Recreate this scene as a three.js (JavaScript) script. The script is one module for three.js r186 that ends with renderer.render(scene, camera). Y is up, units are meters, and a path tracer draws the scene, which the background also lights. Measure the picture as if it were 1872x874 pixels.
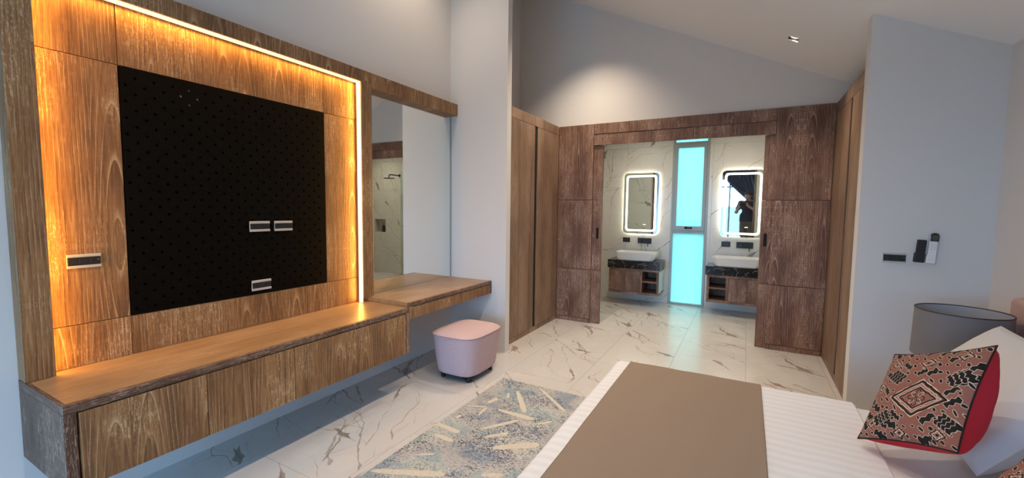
import * as THREE from 'three';
import { RoundedBoxGeometry } from 'three/addons/geometries/RoundedBoxGeometry.js';
import { mergeGeometries } from 'three/addons/utils/BufferGeometryUtils.js';
import { MarchingCubes } from 'three/addons/objects/MarchingCubes.js';
import { RectAreaLightUniformsLib } from 'three/addons/lights/RectAreaLightUniformsLib.js';

// ------------------------------------------------------------------ camera, sky, exposure
RectAreaLightUniformsLib.init();
const scene = new THREE.Scene();
const renderer = new THREE.WebGLRenderer({ antialias: true });
renderer.toneMapping = THREE.LinearToneMapping;
renderer.toneMappingExposure = 1.0;
renderer.shadowMap.enabled = true;
const EYE = 1.4, YAW = 0.5024, PITCH = -0.0718, ROLL = -0.0115;
const camera = new THREE.PerspectiveCamera(2 * Math.atan(437 / 779.7355) * 180 / Math.PI, 1872 / 874, 0.01, 100);
camera.position.set(0, EYE, 0);
camera.rotation.set(PITCH, YAW, -ROLL, 'YXZ');
scene.background = new THREE.Color().setRGB(3.45, 6.9, 11.4);   // hazy bright blue sky
const WARM = new THREE.Color().setRGB(1, 0.82, 0.62);            // ceiling lamps
const LAMP = { bed: 7.6, dresser: 4.3, corridor: 8.5, bath: 3.6, strip: 33, stripGlow: 2.2, ring: 3.5, ringBack: 34 };

// ------------------------------------------------------------------ helpers. Points are (x, y, d): d = distance into the room, z = -d
let seed = 7;
const rnd = () => { seed = (Math.imul(seed, 1664525) + 1013904223) >>> 0; return seed / 4294967296; };
const rr = (a, b) => a + (b - a) * rnd();
const clamp = (x, a = 0, b = 1) => Math.min(b, Math.max(a, x));
const mix = (a, b, t) => a + (b - a) * t;
const smooth = (a, b, x) => { const t = clamp((x - a) / (b - a)); return t * t * (3 - 2 * t); };
const hash = (ix, iy, s) => { let h = Math.imul(ix, 374761393) + Math.imul(iy, 668265263) + Math.imul(s, 974634777); h = Math.imul(h ^ (h >>> 13), 1274126177); return ((h ^ (h >>> 16)) >>> 0) / 4294967296; };
function noise(x, y, s = 0) {
  const ix = Math.floor(x), iy = Math.floor(y), fx = x - ix, fy = y - iy, u = fx * fx * (3 - 2 * fx), v = fy * fy * (3 - 2 * fy);
  const a = hash(ix, iy, s), b = hash(ix + 1, iy, s), c = hash(ix, iy + 1, s), d = hash(ix + 1, iy + 1, s);
  return (a + (b - a) * u) * (1 - v) + (c + (d - c) * u) * v;
}
const fbm = (x, y, s, o = 4) => { let a = 0, w = 0.5, t = 0; for (let i = 0; i < o; i++) { a += w * noise(x, y, s + i); t += w; w *= 0.5; x *= 2.03; y *= 2.03; } return a / t; };

const taken = {};
const numbered = (n) => { if (!(n in taken)) { taken[n] = 0; return n; } taken[n]++; return n + '_' + String(taken[n]).padStart(3, '0'); };
function thing(name, label, category, base = [0, 0, 0], group) {
  const o = new THREE.Group(); o.name = numbered(name); o.position.set(base[0], base[1], -base[2]);
  o.userData = { label, category }; if (group) o.userData.group = group;
  scene.add(o); return o;
}
// a part at world point (x, y, d) under thing o (things are not turned unless their parts are placed locally)
function part(o, name, geo, mat, x = 0, y = 0, d = 0, label) {
  const m = new THREE.Mesh(geo, mat); m.name = name;
  const p = new THREE.Vector3(x, y, -d); for (let q = o; q && q !== scene; q = q.parent) p.sub(q.position);
  m.position.copy(p); if (label) m.userData.label = label; o.add(m); return m;
}
function local(o, name, geo, mat, x = 0, y = 0, z = 0, label) { const m = new THREE.Mesh(geo, mat); m.name = name; m.position.set(x, y, z); if (label) m.userData.label = label; o.add(m); return m; }
function structure(name, geo, mat, label, x = 0, y = 0, d = 0, category = 'wall') {
  const m = new THREE.Mesh(geo, mat); m.name = name; m.position.set(x, y, -d); m.userData = { kind: 'structure', label, category }; scene.add(m); return m;
}
// uv in metres by the way each triangle faces; grain = axis that v follows
function metres(geo, grain = 'y', off = [0, 0]) {
  const g = geo.index ? geo.toNonIndexed() : geo, p = g.attributes.position, uv = new Float32Array(p.count * 2), G = 'xyz'.indexOf(grain);
  const a = new THREE.Vector3(), b = new THREE.Vector3(), c = new THREE.Vector3();
  for (let i = 0; i < p.count; i += 3) {
    a.fromBufferAttribute(p, i); b.fromBufferAttribute(p, i + 1); c.fromBufferAttribute(p, i + 2);
    const n = b.clone().sub(a).cross(c.clone().sub(a)), ab = [Math.abs(n.x), Math.abs(n.y), Math.abs(n.z)];
    const dom = ab.indexOf(Math.max(...ab)); let iv = G, iu;
    if (dom === G) { iu = (G + 1) % 3; iv = (G + 2) % 3; } else iu = 3 - G - dom;
    [a, b, c].forEach((v, k) => { const e = [v.x, v.y, v.z]; uv[(i + k) * 2] = e[iu] + off[0]; uv[(i + k) * 2 + 1] = e[iv] + off[1]; });
  }
  g.setAttribute('uv', new THREE.BufferAttribute(uv, 2)); return g;
}
const cnt = { w: 0 };
const rbox = (w, h, t, r = 0.003, grain = 'y', off) => metres(new RoundedBoxGeometry(w, h, t, 2, Math.min(r, w / 2.01, h / 2.01, t / 2.01)), grain, off || [rr(0, 1), rr(0, 1)]);
const box = (w, h, t, grain = 'y') => metres(new THREE.BoxGeometry(w, h, t), grain, [rr(0, 1), rr(0, 1)]);
// a box between two corners (x0..x1, y0..y1, d0..d1) as a part
function slab(o, name, mat, x0, x1, y0, y1, d0, d1, r = 0.002, grain = 'y', label) {
  return part(o, name, rbox(x1 - x0, y1 - y0, d1 - d0, r, grain), mat, (x0 + x1) / 2, (y0 + y1) / 2, (d0 + d1) / 2, label);
}
function boxes(list) { return mergeGeometries(list.map(([x0, x1, y0, y1, d0, d1]) => new THREE.BoxGeometry(x1 - x0, y1 - y0, d1 - d0).translate((x0 + x1) / 2, (y0 + y1) / 2, -(d0 + d1) / 2))); }

// ------------------------------------------------------------------ textures
const texOf = (data, w, h, srgb, wrap = THREE.RepeatWrapping) => { const t = new THREE.DataTexture(data, w, h, THREE.RGBAFormat); t.magFilter = THREE.LinearFilter; t.minFilter = THREE.LinearMipmapLinearFilter; t.wrapS = t.wrapT = wrap; if (srgb) t.colorSpace = THREE.SRGBColorSpace; t.needsUpdate = true; return t; };
// limed plain-sawn veneer: leaves side by side, rings cut at a shallow angle (arched figure), pale filler in the pores
function woodTexture(s, W, H, mw, mh, { dark, mid, light, lime, spacing = 0.014, limeAmount = 1, rings = 1, streak = 1, leafMin = 0.13, leafMax = 0.24, rise = 0.045 }) {
  const data = new Uint8Array(W * H * 4), bump = new Uint8Array(W * H * 4);
  const leaves = []; seed = s * 977 + 5;
  for (let x = 0; x < mw;) { const w = rr(leafMin, leafMax); leaves.push({ x0: x, x1: x + w, c: x + w * rr(0.35, 0.65), z: rr(0.01, 0.06), sl: rr(0.7, 1.4) * rise * (rnd() < 0.6 ? 1 : -1), n: leaves.length, tone: rr(-0.12, 0.12), k: rr(0.8, 1.25) }); x += w; }
  for (let i = 0; i < W; i++) {
    const x = i / W * mw, L = leaves.find((l) => x >= l.x0 && x < l.x1) || leaves[leaves.length - 1];
    for (let j = 0; j < H; j++) {
      const y = j / H * mh, o = (j * W + i) * 4;
      const wob = (noise(x * 7, y * 1.3, s + 11 + L.n) - 0.5) * 0.016 + (noise(x * 60, y * 9, s + 13) - 0.5) * 0.0022;
      const z = L.z + L.sl * y + (noise(3.1 + L.n * 7, y * 1.1, s + 17) - 0.5) * 0.05;
      const dx = (x - L.c) * 1.25 + wob, rho = Math.sqrt(dx * dx + z * z);
      const r = rho / spacing * L.k + (noise(x * 3, y * 0.8, s + 19) - 0.5) * 0.8, f = r - Math.floor(r), id = Math.floor(r);
      const ring = f * f;                                       // darkens towards the late wood, then a pale pore line
      const pore = (1 - smooth(0.0, 0.24, f)) * smooth(0.0, 0.03, f + 0.02);
      const fine = noise(x * 420, y * 34, s + 23), fine2 = noise(x * 260, y * 14, s + 29), cross = noise(x * 300, y * 130, s + 31);
      const patch = fbm(x * 6, y * 3, s + 37, 3);
      let t = 0.45 + L.tone + (patch - 0.5) * 0.7 + (hash(id, L.n, s) - 0.5) * 0.22 - rings * ring * 0.24 + (fine2 - 0.5) * 0.5 * streak + (noise(x * 160, y * 1.5, s + 43) - 0.5) * 0.3;
      t = clamp(t);
      let lm = limeAmount * (pore * rings * (0.25 + 0.75 * smooth(0.35, 0.7, noise(x * 30, y * 8, s + 41))) * 0.62 + smooth(0.58, 0.9, fine) * streak * (0.25 + 0.75 * smooth(0.35, 0.7, patch)) * 0.6 + smooth(0.62, 0.9, cross) * smooth(0.4, 0.7, patch) * 0.5 * streak);
      lm = clamp(lm, 0, 0.85);
      const edge = Math.min(x - L.x0, L.x1 - x) < 0.0012 ? 0.85 : 1;
      for (let c = 0; c < 3; c++) { const b = t < 0.5 ? mix(dark[c], mid[c], t * 2) : mix(mid[c], light[c], t * 2 - 1); data[o + c] = mix(b, lime[c], lm) * edge; }
      data[o + 3] = 255;
      const hgt = 150 - lm * 60 + (fine - 0.5) * 50 - ring * 30; bump[o] = bump[o + 1] = bump[o + 2] = clamp(hgt, 0, 255); bump[o + 3] = 255;
    }
  }
  return { map: texOf(data, W, H, true, THREE.MirroredRepeatWrapping), bumpMap: texOf(bump, W, H, false, THREE.MirroredRepeatWrapping), mw, mh };
}
function woodMaterial(t, rough, color = 0xffffff, bumpScale = 0.0006) {
  const m = new THREE.MeshStandardMaterial({ map: t.map.clone(), bumpMap: t.bumpMap.clone(), bumpScale, roughness: rough, color });
  for (const k of ['map', 'bumpMap']) { m[k].repeat.set(1 / t.mw, 1 / t.mh); m[k].needsUpdate = true; }
  return m;
}
console.log('wood');
const woodTv = woodTexture(3, 1024, 2048, 1.2, 2.4, { dark: [106, 72, 43], mid: [142, 101, 63], light: [168, 126, 84], lime: [208, 181, 145], spacing: 0.019 });
const woodHall = woodTexture(11, 1024, 2048, 1.2, 2.4, { dark: [94, 63, 49], mid: [131, 95, 76], light: [156, 120, 100], lime: [198, 176, 161], spacing: 0.017, limeAmount: 1.05 });
const woodFine = woodTexture(19, 1024, 1024, 1.2, 2.4, { dark: [112, 86, 68], mid: [142, 114, 93], light: [160, 132, 110], lime: [188, 164, 142], limeAmount: 0.7, rings: 0.35, spacing: 0.03 });
const woodTop = woodTexture(23, 512, 1024, 0.6, 2.4, { dark: [138, 105, 72], mid: [160, 126, 90], light: [175, 143, 108], lime: [208, 184, 152], limeAmount: 0.45, rings: 0.3, spacing: 0.04 });
const woodEdge = woodTexture(29, 512, 1024, 0.3, 2.4, { dark: [58, 38, 28], mid: [84, 58, 44], light: [108, 80, 62], lime: [176, 150, 130], limeAmount: 1.2, spacing: 0.006, rise: 0.02 });
console.log('marble');
// porcelain tiles printed like veined marble: eight faces of 0.6 x 1.2 m
const TILE_W = 0.6, TILE_H = 1.2;
function marbleCanvas(S, seed0, wide, strong, shards, base0) {
  const cv = document.createElement('canvas'); cv.width = cv.height = S; const c = cv.getContext('2d'); seed = seed0;
  c.fillStyle = base0; c.fillRect(0, 0, S, S);
  const fw = S / 4, fh = S / 2;
  for (let k = 0; k < 8; k++) {
    const ox = (k % 4) * fw, oy = Math.floor(k / 4) * fh;
    c.save(); c.beginPath(); c.rect(ox, oy, fw, fh); c.clip();
    for (let i = 0; i < 14; i++) { c.fillStyle = `rgba(${rnd() < 0.5 ? '236,232,226' : '205,198,190'},0.10)`; c.beginPath(); c.ellipse(ox + rr(0, fw), oy + rr(0, fh), rr(40, 160), rr(30, 90), rr(0, 3), 0, 7); c.fill(); }
    const vein = (x, y, a, len, w, alpha, depth) => {
      const pts = [[x, y]]; const step = 8; let dir = a;
      for (let l = 0; l < len; l += step) {
        dir += rr(-0.16, 0.16) + (rnd() < 0.07 ? rr(-0.9, 0.9) : 0); dir = mix(dir, a, 0.06); x += Math.cos(dir) * step; y += Math.sin(dir) * step; pts.push([x, y]);
        if (depth < 2 && rnd() < 0.05) vein(x, y, a + rr(-1, 1), len * rr(0.15, 0.5), w * rr(0.3, 0.7), alpha * rr(0.5, 0.9), depth + 1);
      }
      c.fillStyle = `rgba(${Math.round(rr(116, 140))},${Math.round(rr(106, 124))},${Math.round(rr(98, 112))},${alpha})`;
      c.beginPath(); const up = [], dn = [], ph = rr(0, 50), n0 = pts.length - 1;
      pts.forEach((p, i) => { const t = i / n0, q = pts[Math.min(i + 1, n0)], r0 = pts[Math.max(i - 1, 0)], nx = -(q[1] - r0[1]), ny = q[0] - r0[0], n = Math.hypot(nx, ny) || 1; const wl = Math.max(0.35, w * (1 - t * t) * (0.12 + 1.1 * noise(i * 0.23 + ph, 3.3, 5) ** 2)), wd = Math.max(0.3, w * (1 - t * t) * (0.1 + 0.7 * noise(i * 0.31 + ph, 9.3, 6) ** 2)); up.push([p[0] + nx / n * wl, p[1] + ny / n * wl]); dn.push([p[0] - nx / n * wd, p[1] - ny / n * wd]); });
      [...up, ...dn.reverse()].forEach((p, i) => (i ? c.lineTo(p[0], p[1]) : c.moveTo(p[0], p[1]))); c.closePath(); c.fill();
    };
    const shard = (x, y, s, a) => {
      c.fillStyle = `rgba(${Math.round(rr(128, 150))},${Math.round(rr(118, 132))},${Math.round(rr(110, 122))},${rr(0.6, 0.9)})`; c.beginPath();
      const pts = [], K = Math.round(rr(7, 12)), thin = rr(0.22, 0.42); for (let q = 0; q < K; q++) { const t = q / K * 6.283, rad = (q % 2 ? rr(0.35, 0.7) : rr(0.7, 1)); pts.push([Math.cos(t) * rad, Math.sin(t) * rad * thin * rr(0.6, 1.5)]); }
      pts.forEach(([px, py], i) => { const X = (px + rr(-0.1, 0.1)) * s, Y = (py + rr(-0.08, 0.08)) * s, u = x + X * Math.cos(a) - Y * Math.sin(a), v = y + X * Math.sin(a) + Y * Math.cos(a); i ? c.lineTo(u, v) : c.moveTo(u, v); }); c.closePath(); c.fill();
    };
    const base = rr(0.5, 1.0);
    for (let i = 0; i < 5; i++) vein(ox + rr(-60, fw * 0.6), oy + rr(-40, fh), base + rr(-0.35, 0.35), rr(260, 760), rr(7, 18) * wide, rr(0.36, 0.62) * strong, 0);
    for (let i = 0; i < 7; i++) vein(ox + rr(-20, fw), oy + rr(0, fh), base + rr(-1.2, 0.6), rr(90, 300), rr(1.2, 3) * wide, rr(0.25, 0.5) * strong, 1);
    const n = Math.round(rr(1, 3) * shards); for (let i = 0; i < n; i++) { const sx = ox + rr(30, fw - 30), sy = oy + rr(40, fh - 40), sa = base + rr(-0.6, 0.6); shard(sx, sy, rr(55, 120), sa); vein(sx, sy, sa, rr(110, 300), 11, 0.75, 1); vein(sx, sy, sa + 3.1, rr(90, 220), 8, 0.65, 1); }
    c.restore();
  }
  return cv;
}
function canvasTexture(cv, srgb = true, wrap = THREE.RepeatWrapping) { const t = new THREE.CanvasTexture(cv); if (srgb) t.colorSpace = THREE.SRGBColorSpace; t.wrapS = t.wrapT = wrap; t.magFilter = THREE.LinearFilter; return t; }
const marbleTex = canvasTexture(marbleCanvas(2048, 4242, 1, 1.05, 1.3, '#ccc8c4')), marbleWallTex = canvasTexture(marbleCanvas(2048, 99, 0.8, 1.0, 0.5, '#dcd7cf'));
const tileFloor = new THREE.MeshStandardMaterial({ map: marbleTex, roughness: 0.22 });
const tileWall = new THREE.MeshStandardMaterial({ map: marbleWallTex, roughness: 0.18 });
function blackMarble() {
  const S = 512, cv = document.createElement('canvas'); cv.width = cv.height = S; const c = cv.getContext('2d'); seed = 31; c.fillStyle = '#0c0b0d'; c.fillRect(0, 0, S, S);
  for (let i = 0; i < 120; i++) { let x = rr(0, S), y = rr(0, S), a = rr(0.9, 2.2); c.strokeStyle = `rgba(225,220,215,${rr(0.25, 0.95)})`; c.lineWidth = rr(0.6, 3.4); c.beginPath(); c.moveTo(x, y); for (let k = 0; k < rr(8, 26); k++) { a += rr(-0.6, 0.6); x += Math.cos(a) * 7; y += Math.sin(a) * 7; c.lineTo(x, y); } c.stroke(); }
  const t = canvasTexture(cv); t.repeat.set(2.2, 2.2); return t;
}
function grainTexture(W, s, lo, hi, fx, fy) { const d = new Uint8Array(W * W * 4); for (let j = 0; j < W; j++) for (let i = 0; i < W; i++) { const v = mix(lo, hi, 0.5 * noise(i * fx, j * fy, s) + 0.5 * hash(i, j, s)); const o = (j * W + i) * 4; d[o] = d[o + 1] = d[o + 2] = v; d[o + 3] = 255; } return texOf(d, W, W, false); }
const weave = grainTexture(256, 5, 60, 230, 0.5, 0.5), plasterBump = grainTexture(256, 9, 110, 150, 0.12, 0.12);
const std = (color, roughness = 0.6, more = {}) => new THREE.MeshStandardMaterial({ color, roughness, ...more });
const lin = (r, g, b) => new THREE.Color().setRGB(r, g, b);
const fabric = (color, rep = 8, rough = 0.95, bs = 0.0006) => { const t = weave.clone(); t.repeat.set(rep, rep); t.needsUpdate = true; return std(color, rough, { bumpMap: t, bumpScale: bs }); };

const M = {
  wall: std(lin(0.715, 0.68, 0.65), 0.9), ceiling: std(lin(0.84, 0.84, 0.83), 0.95), grout: std(lin(0.55, 0.52, 0.48), 0.9), white: std(lin(0.8, 0.8, 0.8), 0.5), floorBase: std(lin(0.4, 0.38, 0.36), 0.9),
  tv: woodMaterial(woodTv, 0.5), hall: woodMaterial(woodHall, 0.55), fine: woodMaterial(woodFine, 0.5), top: woodMaterial(woodTop, 0.36), edge: woodMaterial(woodEdge, 0.5),
  black: std(lin(0.012, 0.012, 0.013), 0.45), blackMatt: std(lin(0.006, 0.006, 0.006), 0.9), board: new THREE.MeshPhysicalMaterial({ color: lin(0.0022, 0.0016, 0.0013), roughness: 0.6, specularIntensity: 0.16 }), silver: std(lin(0.52, 0.51, 0.49), 0.45, { metalness: 0.3 }), socket: std(lin(0.018, 0.018, 0.02), 0.3),
  mirror: std(lin(0.86, 0.90, 0.88), 0.015, { metalness: 1 }), alu: std(lin(0.36, 0.38, 0.38), 0.4, { metalness: 0.3 }), chrome: std(lin(0.7, 0.7, 0.7), 0.15, { metalness: 1 }),
  led: new THREE.MeshStandardMaterial({ color: 0xffffff, roughness: 0.5, emissive: lin(1, 0.62, 0.22), emissiveIntensity: LAMP.stripGlow }),
  ring: new THREE.MeshStandardMaterial({ color: 0xffffff, roughness: 0.4, emissive: lin(1, 0.96, 0.82), emissiveIntensity: LAMP.ring }),
  bulb: new THREE.MeshStandardMaterial({ color: 0xffffff, emissive: lin(1, 0.9, 0.74), emissiveIntensity: 4 }),
  frosted: new THREE.MeshPhysicalMaterial({ color: lin(0.22, 0.37, 0.25), roughness: 0.95, transmission: 0.95, thickness: 0 }),
  glass: new THREE.MeshPhysicalMaterial({ color: lin(0.95, 0.98, 0.98), roughness: 0, transmission: 1, thickness: 0 }),
  showerGlass: new THREE.MeshPhysicalMaterial({ color: lin(0.86, 0.95, 0.92), roughness: 0, transmission: 1, thickness: 0 }),
  ceramic: std(lin(0.82, 0.82, 0.81), 0.12), laminate: std(lin(0.62, 0.63, 0.64), 0.3), stone: new THREE.MeshStandardMaterial({ map: blackMarble(), roughness: 0.15 }),
  pink: fabric(lin(0.55, 0.395, 0.405), 10, 0.9, 0.0012), leather: std(lin(0.62, 0.38, 0.31), 0.6), linen: fabric(lin(0.72, 0.71, 0.71), 12, 0.9, 0.0003),
  runner: fabric(lin(0.275, 0.20, 0.145), 10, 0.85, 0.0006), red: fabric(lin(0.55, 0.012, 0.03), 10, 0.85, 0.0004), piping: fabric(lin(0.012, 0.008, 0.008), 6),
  shade: fabric(lin(0.19, 0.18, 0.185), 10, 0.9, 0.0006), shadeIn: fabric(lin(0.42, 0.44, 0.48), 8, 0.9), curtain: fabric(lin(0.10, 0.10, 0.125), 10, 0.95, 0.0005), dark: std(lin(0.03, 0.022, 0.018), 0.5),
  skin: std(lin(0.42, 0.24, 0.17), 0.6), hair: std(lin(0.05, 0.035, 0.028), 0.8), shirt: fabric(lin(0.03, 0.035, 0.055), 10), shorts: fabric(lin(0.12, 0.10, 0.08), 10), terrace: std(lin(0.4, 0.39, 0.37), 0.8), garden: std(lin(0.16, 0.17, 0.11), 0.95),
};

// ------------------------------------------------------------------ the room shell
console.log('shell');
const XW = -2.658, XR = 1.27, DP = 3.526, DE = 4.986, DB = 6.689, DR = -2.5, ceilY = (x) => 2.955 - 0.477 * x;
const XB0 = -2.3, XB1 = 1.95, YB = 2.75;                              // bathroom: left wall, right wall, ceiling
const floor = structure('floor', boxes([[-2.8, 2.1, -0.2, -0.012, DR - 0.15, DB + 0.15]]), M.floorBase, 'polished white marble-look tiled floor with brown-grey veins', 0, 0, 0, 'floor');
function tileGeometry(w, h, t, face, fromU, fromV, flip) {            // a box w x h in its own xy plane, print on +z
  const g = new THREE.BoxGeometry(w, h, t), p = g.attributes.position, n = g.attributes.normal, uv = g.attributes.uv, fx = (face % 4) / 4, fy = Math.floor(face / 4) / 2;
  for (let i = 0; i < p.count; i++) {
    let u = (p.getX(i) + w / 2 + fromU) / TILE_W, v = (p.getY(i) + h / 2 + fromV) / TILE_H; if (flip) { u = 1 - u; v = 1 - v; }
    if (Math.abs(n.getZ(i)) < 0.5) { u = clamp(u, 0.01, 0.99); v = clamp(v, 0.01, 0.99); }
    uv.setXY(i, fx + clamp(u, 0.002, 0.998) / 4, fy + clamp(v, 0.001, 0.999) / 2);
  }
  return g;
}
// lays tiles over a rectangle (a0..a1) x (b0..b1): place(mesh, a, b) puts a tile's centre; tall tiles are TILE_W along a, TILE_H along b
function tiling(parent, mat, a0, a1, b0, b1, aStart, bStart, shift, place, holes = [], along = false) {
  const G = 0.0018, tw = along ? TILE_H : TILE_W, th = along ? TILE_W : TILE_H; let k = 0, row = 0;
  for (let a = aStart; a < a1; a += tw, row++) for (let b = bStart - (row % 2) * shift; b < b1; b += th) {
    const pieces = [[Math.max(a, a0), Math.min(a + tw, a1), Math.max(b, b0), Math.min(b + th, b1)]];
    for (const h of holes) for (let i = pieces.length - 1; i >= 0; i--) {          // cut round openings
      const [p0, p1, q0, q1] = pieces[i]; if (p1 <= h[0] || p0 >= h[1] || q1 <= h[2] || q0 >= h[3]) continue;
      pieces.splice(i, 1);
      if (p0 < h[0]) pieces.push([p0, h[0], q0, q1]); if (p1 > h[1]) pieces.push([h[1], p1, q0, q1]);
      const m0 = Math.max(p0, h[0]), m1 = Math.min(p1, h[1]); if (q0 < h[2]) pieces.push([m0, m1, q0, h[2]]); if (q1 > h[3]) pieces.push([m0, m1, h[3], q1]);
    }
    const face = (row * 3 + Math.round((b - bStart) / th + 40) * 5 + Math.floor(hash(row, Math.round(b * 10), 77) * 2)) % 8, flip = hash(Math.round(a * 10), Math.round(b * 10), 78) < 0.5;
    for (const [p0, p1, q0, q1] of pieces) {
      const w = p1 - p0 - G, h = q1 - q0 - G; if (w < 0.02 || h < 0.02) continue;
      const geo = along ? tileGeometry(h, w, 0.012, face, q0 - b, p0 - a, flip).rotateZ(Math.PI / 2) : tileGeometry(w, h, 0.012, face, p0 - a, q0 - b, flip);
      const m = new THREE.Mesh(geo, mat); m.name = 'tile'; place(m, (p0 + p1) / 2, (q0 + q1) / 2); parent.add(m); k++;
    }
  }
  return k;
}
const onFloor = (m, a, b) => { m.rotation.x = -Math.PI / 2; m.position.set(a, -0.006, -b); };
tiling(floor, tileFloor, XW, XR, DR, DE, -2.95, DR - 0.35, 0.6, onFloor);
tiling(floor, tileFloor, XB0, XB1, DE, DB, -2.95, DE - 0.38, 0.6, onFloor);

const wallLeft = structure('wall_left', boxes([[XW - 0.14, XW, -0.2, ceilY(XW) + 0.1, DR - 0.15, DE + 0.114]]), M.wall, 'tall light grey wall behind the wood panelling and dressing mirror');
structure('wall_right', boxes([[XR, XR + 0.14, -0.2, ceilY(XR) + 0.15, DR - 0.15, DE + 0.07]]), M.wall, 'pale wall behind the pink headboard');
const gable = (x0, x1, yb, depth) => { const s = new THREE.Shape(); s.moveTo(x0, yb); s.lineTo(x1, yb); s.lineTo(x1, ceilY(x1) + 0.02); s.lineTo(x0, ceilY(x0) + 0.02); s.closePath(); return s; };
const extr = (s, depth) => new THREE.ExtrudeGeometry(s, { depth, bevelEnabled: false });
structure('wall_partition_left', extr(gable(XW, -2.002, 0), 0.078), M.wall, 'narrow light grey wall pier beside the dressing table mirror', 0, 0, DP + 0.078);
structure('wall_partition_right', extr(gable(0.638, XR, 0), 0.11), M.wall, 'grey wall pier carrying the switch and two remote controls', 0, 0, DP + 0.11);
{ // wall above the wood and round the bathroom doorway
  const up = gable(XW, XR, 2.413), s = new THREE.Shape([[XW, 0], [-1.56, 0], [-1.56, 2.2], [0.155, 2.2], [0.155, 0], [XR, 0], [XR, 2.413], [XW, 2.413]].map((p) => new THREE.Vector2(...p)));
  structure('wall_end', mergeGeometries([extr(up, 0.093).translate(0, 0, -5.1), extr(s, 0.034).translate(0, 0, -5.1)]), M.wall, 'grey gable wall above the wooden bathroom doorway', 0, 0, 0);
}
{ // rear wall with the big window behind the camera
  const s = gable(XW, XR, 0), rect = (a, b, c, d) => new THREE.Path([[a, c], [b, c], [b, d], [a, d]].map((p) => new THREE.Vector2(...p)));
  s.holes.push(rect(-2.58, 1.15, 0.04, 2.2));
  structure('wall_rear', extr(s, 0.14), M.wall, 'rear wall with the wide glazed balcony doors', 0, 0, DR - 0.0).position.z = -DR;
}
const SLOPE = Math.atan(0.477), cs = Math.cos(SLOPE);
const lights = [];                                                    // [x, d] of lamps in the sloping ceiling
const bedLamps = [[-0.85, 0.55], [-0.85, 1.85], [-0.85, 3.0], [-2.22, 2.75], [-1.55, 4.3], [0.27, 4.3]];
{
  const s = new THREE.Shape([[(XW - 0.14) / cs, -(DE + 0.114)], [(XR + 0.14) / cs, -(DE + 0.114)], [(XR + 0.14) / cs, -(DR - 0.15)], [(XW - 0.14) / cs, -(DR - 0.15)]].map((p) => new THREE.Vector2(...p)));
  for (const [x, d] of bedLamps) { const u = x / cs, q = 0.042; s.holes.push(new THREE.Path([[u - q, -d - q], [u - q, -d + q], [u + q, -d + q], [u + q, -d - q]].map((p) => new THREE.Vector2(...p)))); }
  const g = new THREE.ExtrudeGeometry(s, { depth: 0.16, bevelEnabled: false }).rotateX(Math.PI / 2).translate(0, 0.16, 0);
  const c = structure('ceiling', g, M.ceiling, 'sloping off-white ceiling with square recessed lamps', 0, 2.955, 0, 'ceiling'); c.rotation.z = -SLOPE;
}
// bathroom shell
const WIN = [-0.99, -0.495, 0.0, 2.62];
const NICHE = [1.46, 1.78, 0.86, 1.12];
const backWall = structure('wall_bathroom_back', boxes([[XB0 - 0.15, WIN[0], -0.2, YB + 0.1, DB + 0.012, DB + 0.17], [WIN[1], NICHE[0], -0.2, YB + 0.1, DB + 0.012, DB + 0.17], [NICHE[1], XB1 + 0.15, -0.2, YB + 0.1, DB + 0.012, DB + 0.17], [NICHE[0], NICHE[1], -0.2, NICHE[2], DB + 0.012, DB + 0.17], [NICHE[0], NICHE[1], NICHE[3], YB + 0.1, DB + 0.012, DB + 0.17], [NICHE[0], NICHE[1], NICHE[2], NICHE[3], DB + 0.12, DB + 0.17], [WIN[0], WIN[1], WIN[3], YB + 0.1, DB + 0.012, DB + 0.17]]), M.grout, 'veined white marble-tiled bathroom wall with the tall frosted window');
tiling(backWall, tileWall, XB0, XB1, 0, YB, XB0 - 0.55, -0.06, 0, (m, a, b) => m.position.set(a, b, -(DB + 0.006)), [[WIN[0], WIN[1], WIN[2], WIN[3]], NICHE], true);
const sideWall = (name, x0, x1, face, label) => { const w = structure(name, boxes([[x0, x1, -0.2, YB + 0.1, 5.1, DB + 0.17]]), M.grout, label); tiling(w, tileWall, 5.1, DB, 0, YB, 5.1 - 0.3, -0.06, 0, (m, a, b) => { m.rotation.y = face; m.position.set(face > 0 ? x1 + 0.006 : x0 - 0.006, b, -a); }, [], true); return w; };
sideWall('wall_bathroom_left', XB0 - 0.15, XB0 - 0.012, Math.PI / 2, 'marble-tiled side wall at the left end of the bathroom');
sideWall('wall_bathroom_right', XB1 + 0.012, XB1 + 0.15, -Math.PI / 2, 'marble-tiled side wall behind the shower');
const frontSkin = structure('wall_bathroom_front', boxes([[XB0, -1.57, 0, YB, 5.101, 5.12], [0.165, XB1, 0, YB, 5.101, 5.12], [-1.57, 0.165, 2.2, YB, 5.101, 5.12], [XR, XB1 + 0.15, -0.2, YB + 0.1, 5.06, 5.1]]), M.grout, 'marble-tiled bathroom side of the doorway wall');
tiling(frontSkin, tileWall, XB0, XB1, 0, YB, XB0 - 0.2, -0.06, 0, (m, a, b) => { m.rotation.y = Math.PI; m.position.set(a, b, -5.127); }, [[-1.57, 0.165, -1, 2.2]], true);
const bathLamps = [[-1.35, 5.95], [-0.15, 5.95], [1.35, 6.0]];
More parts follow.
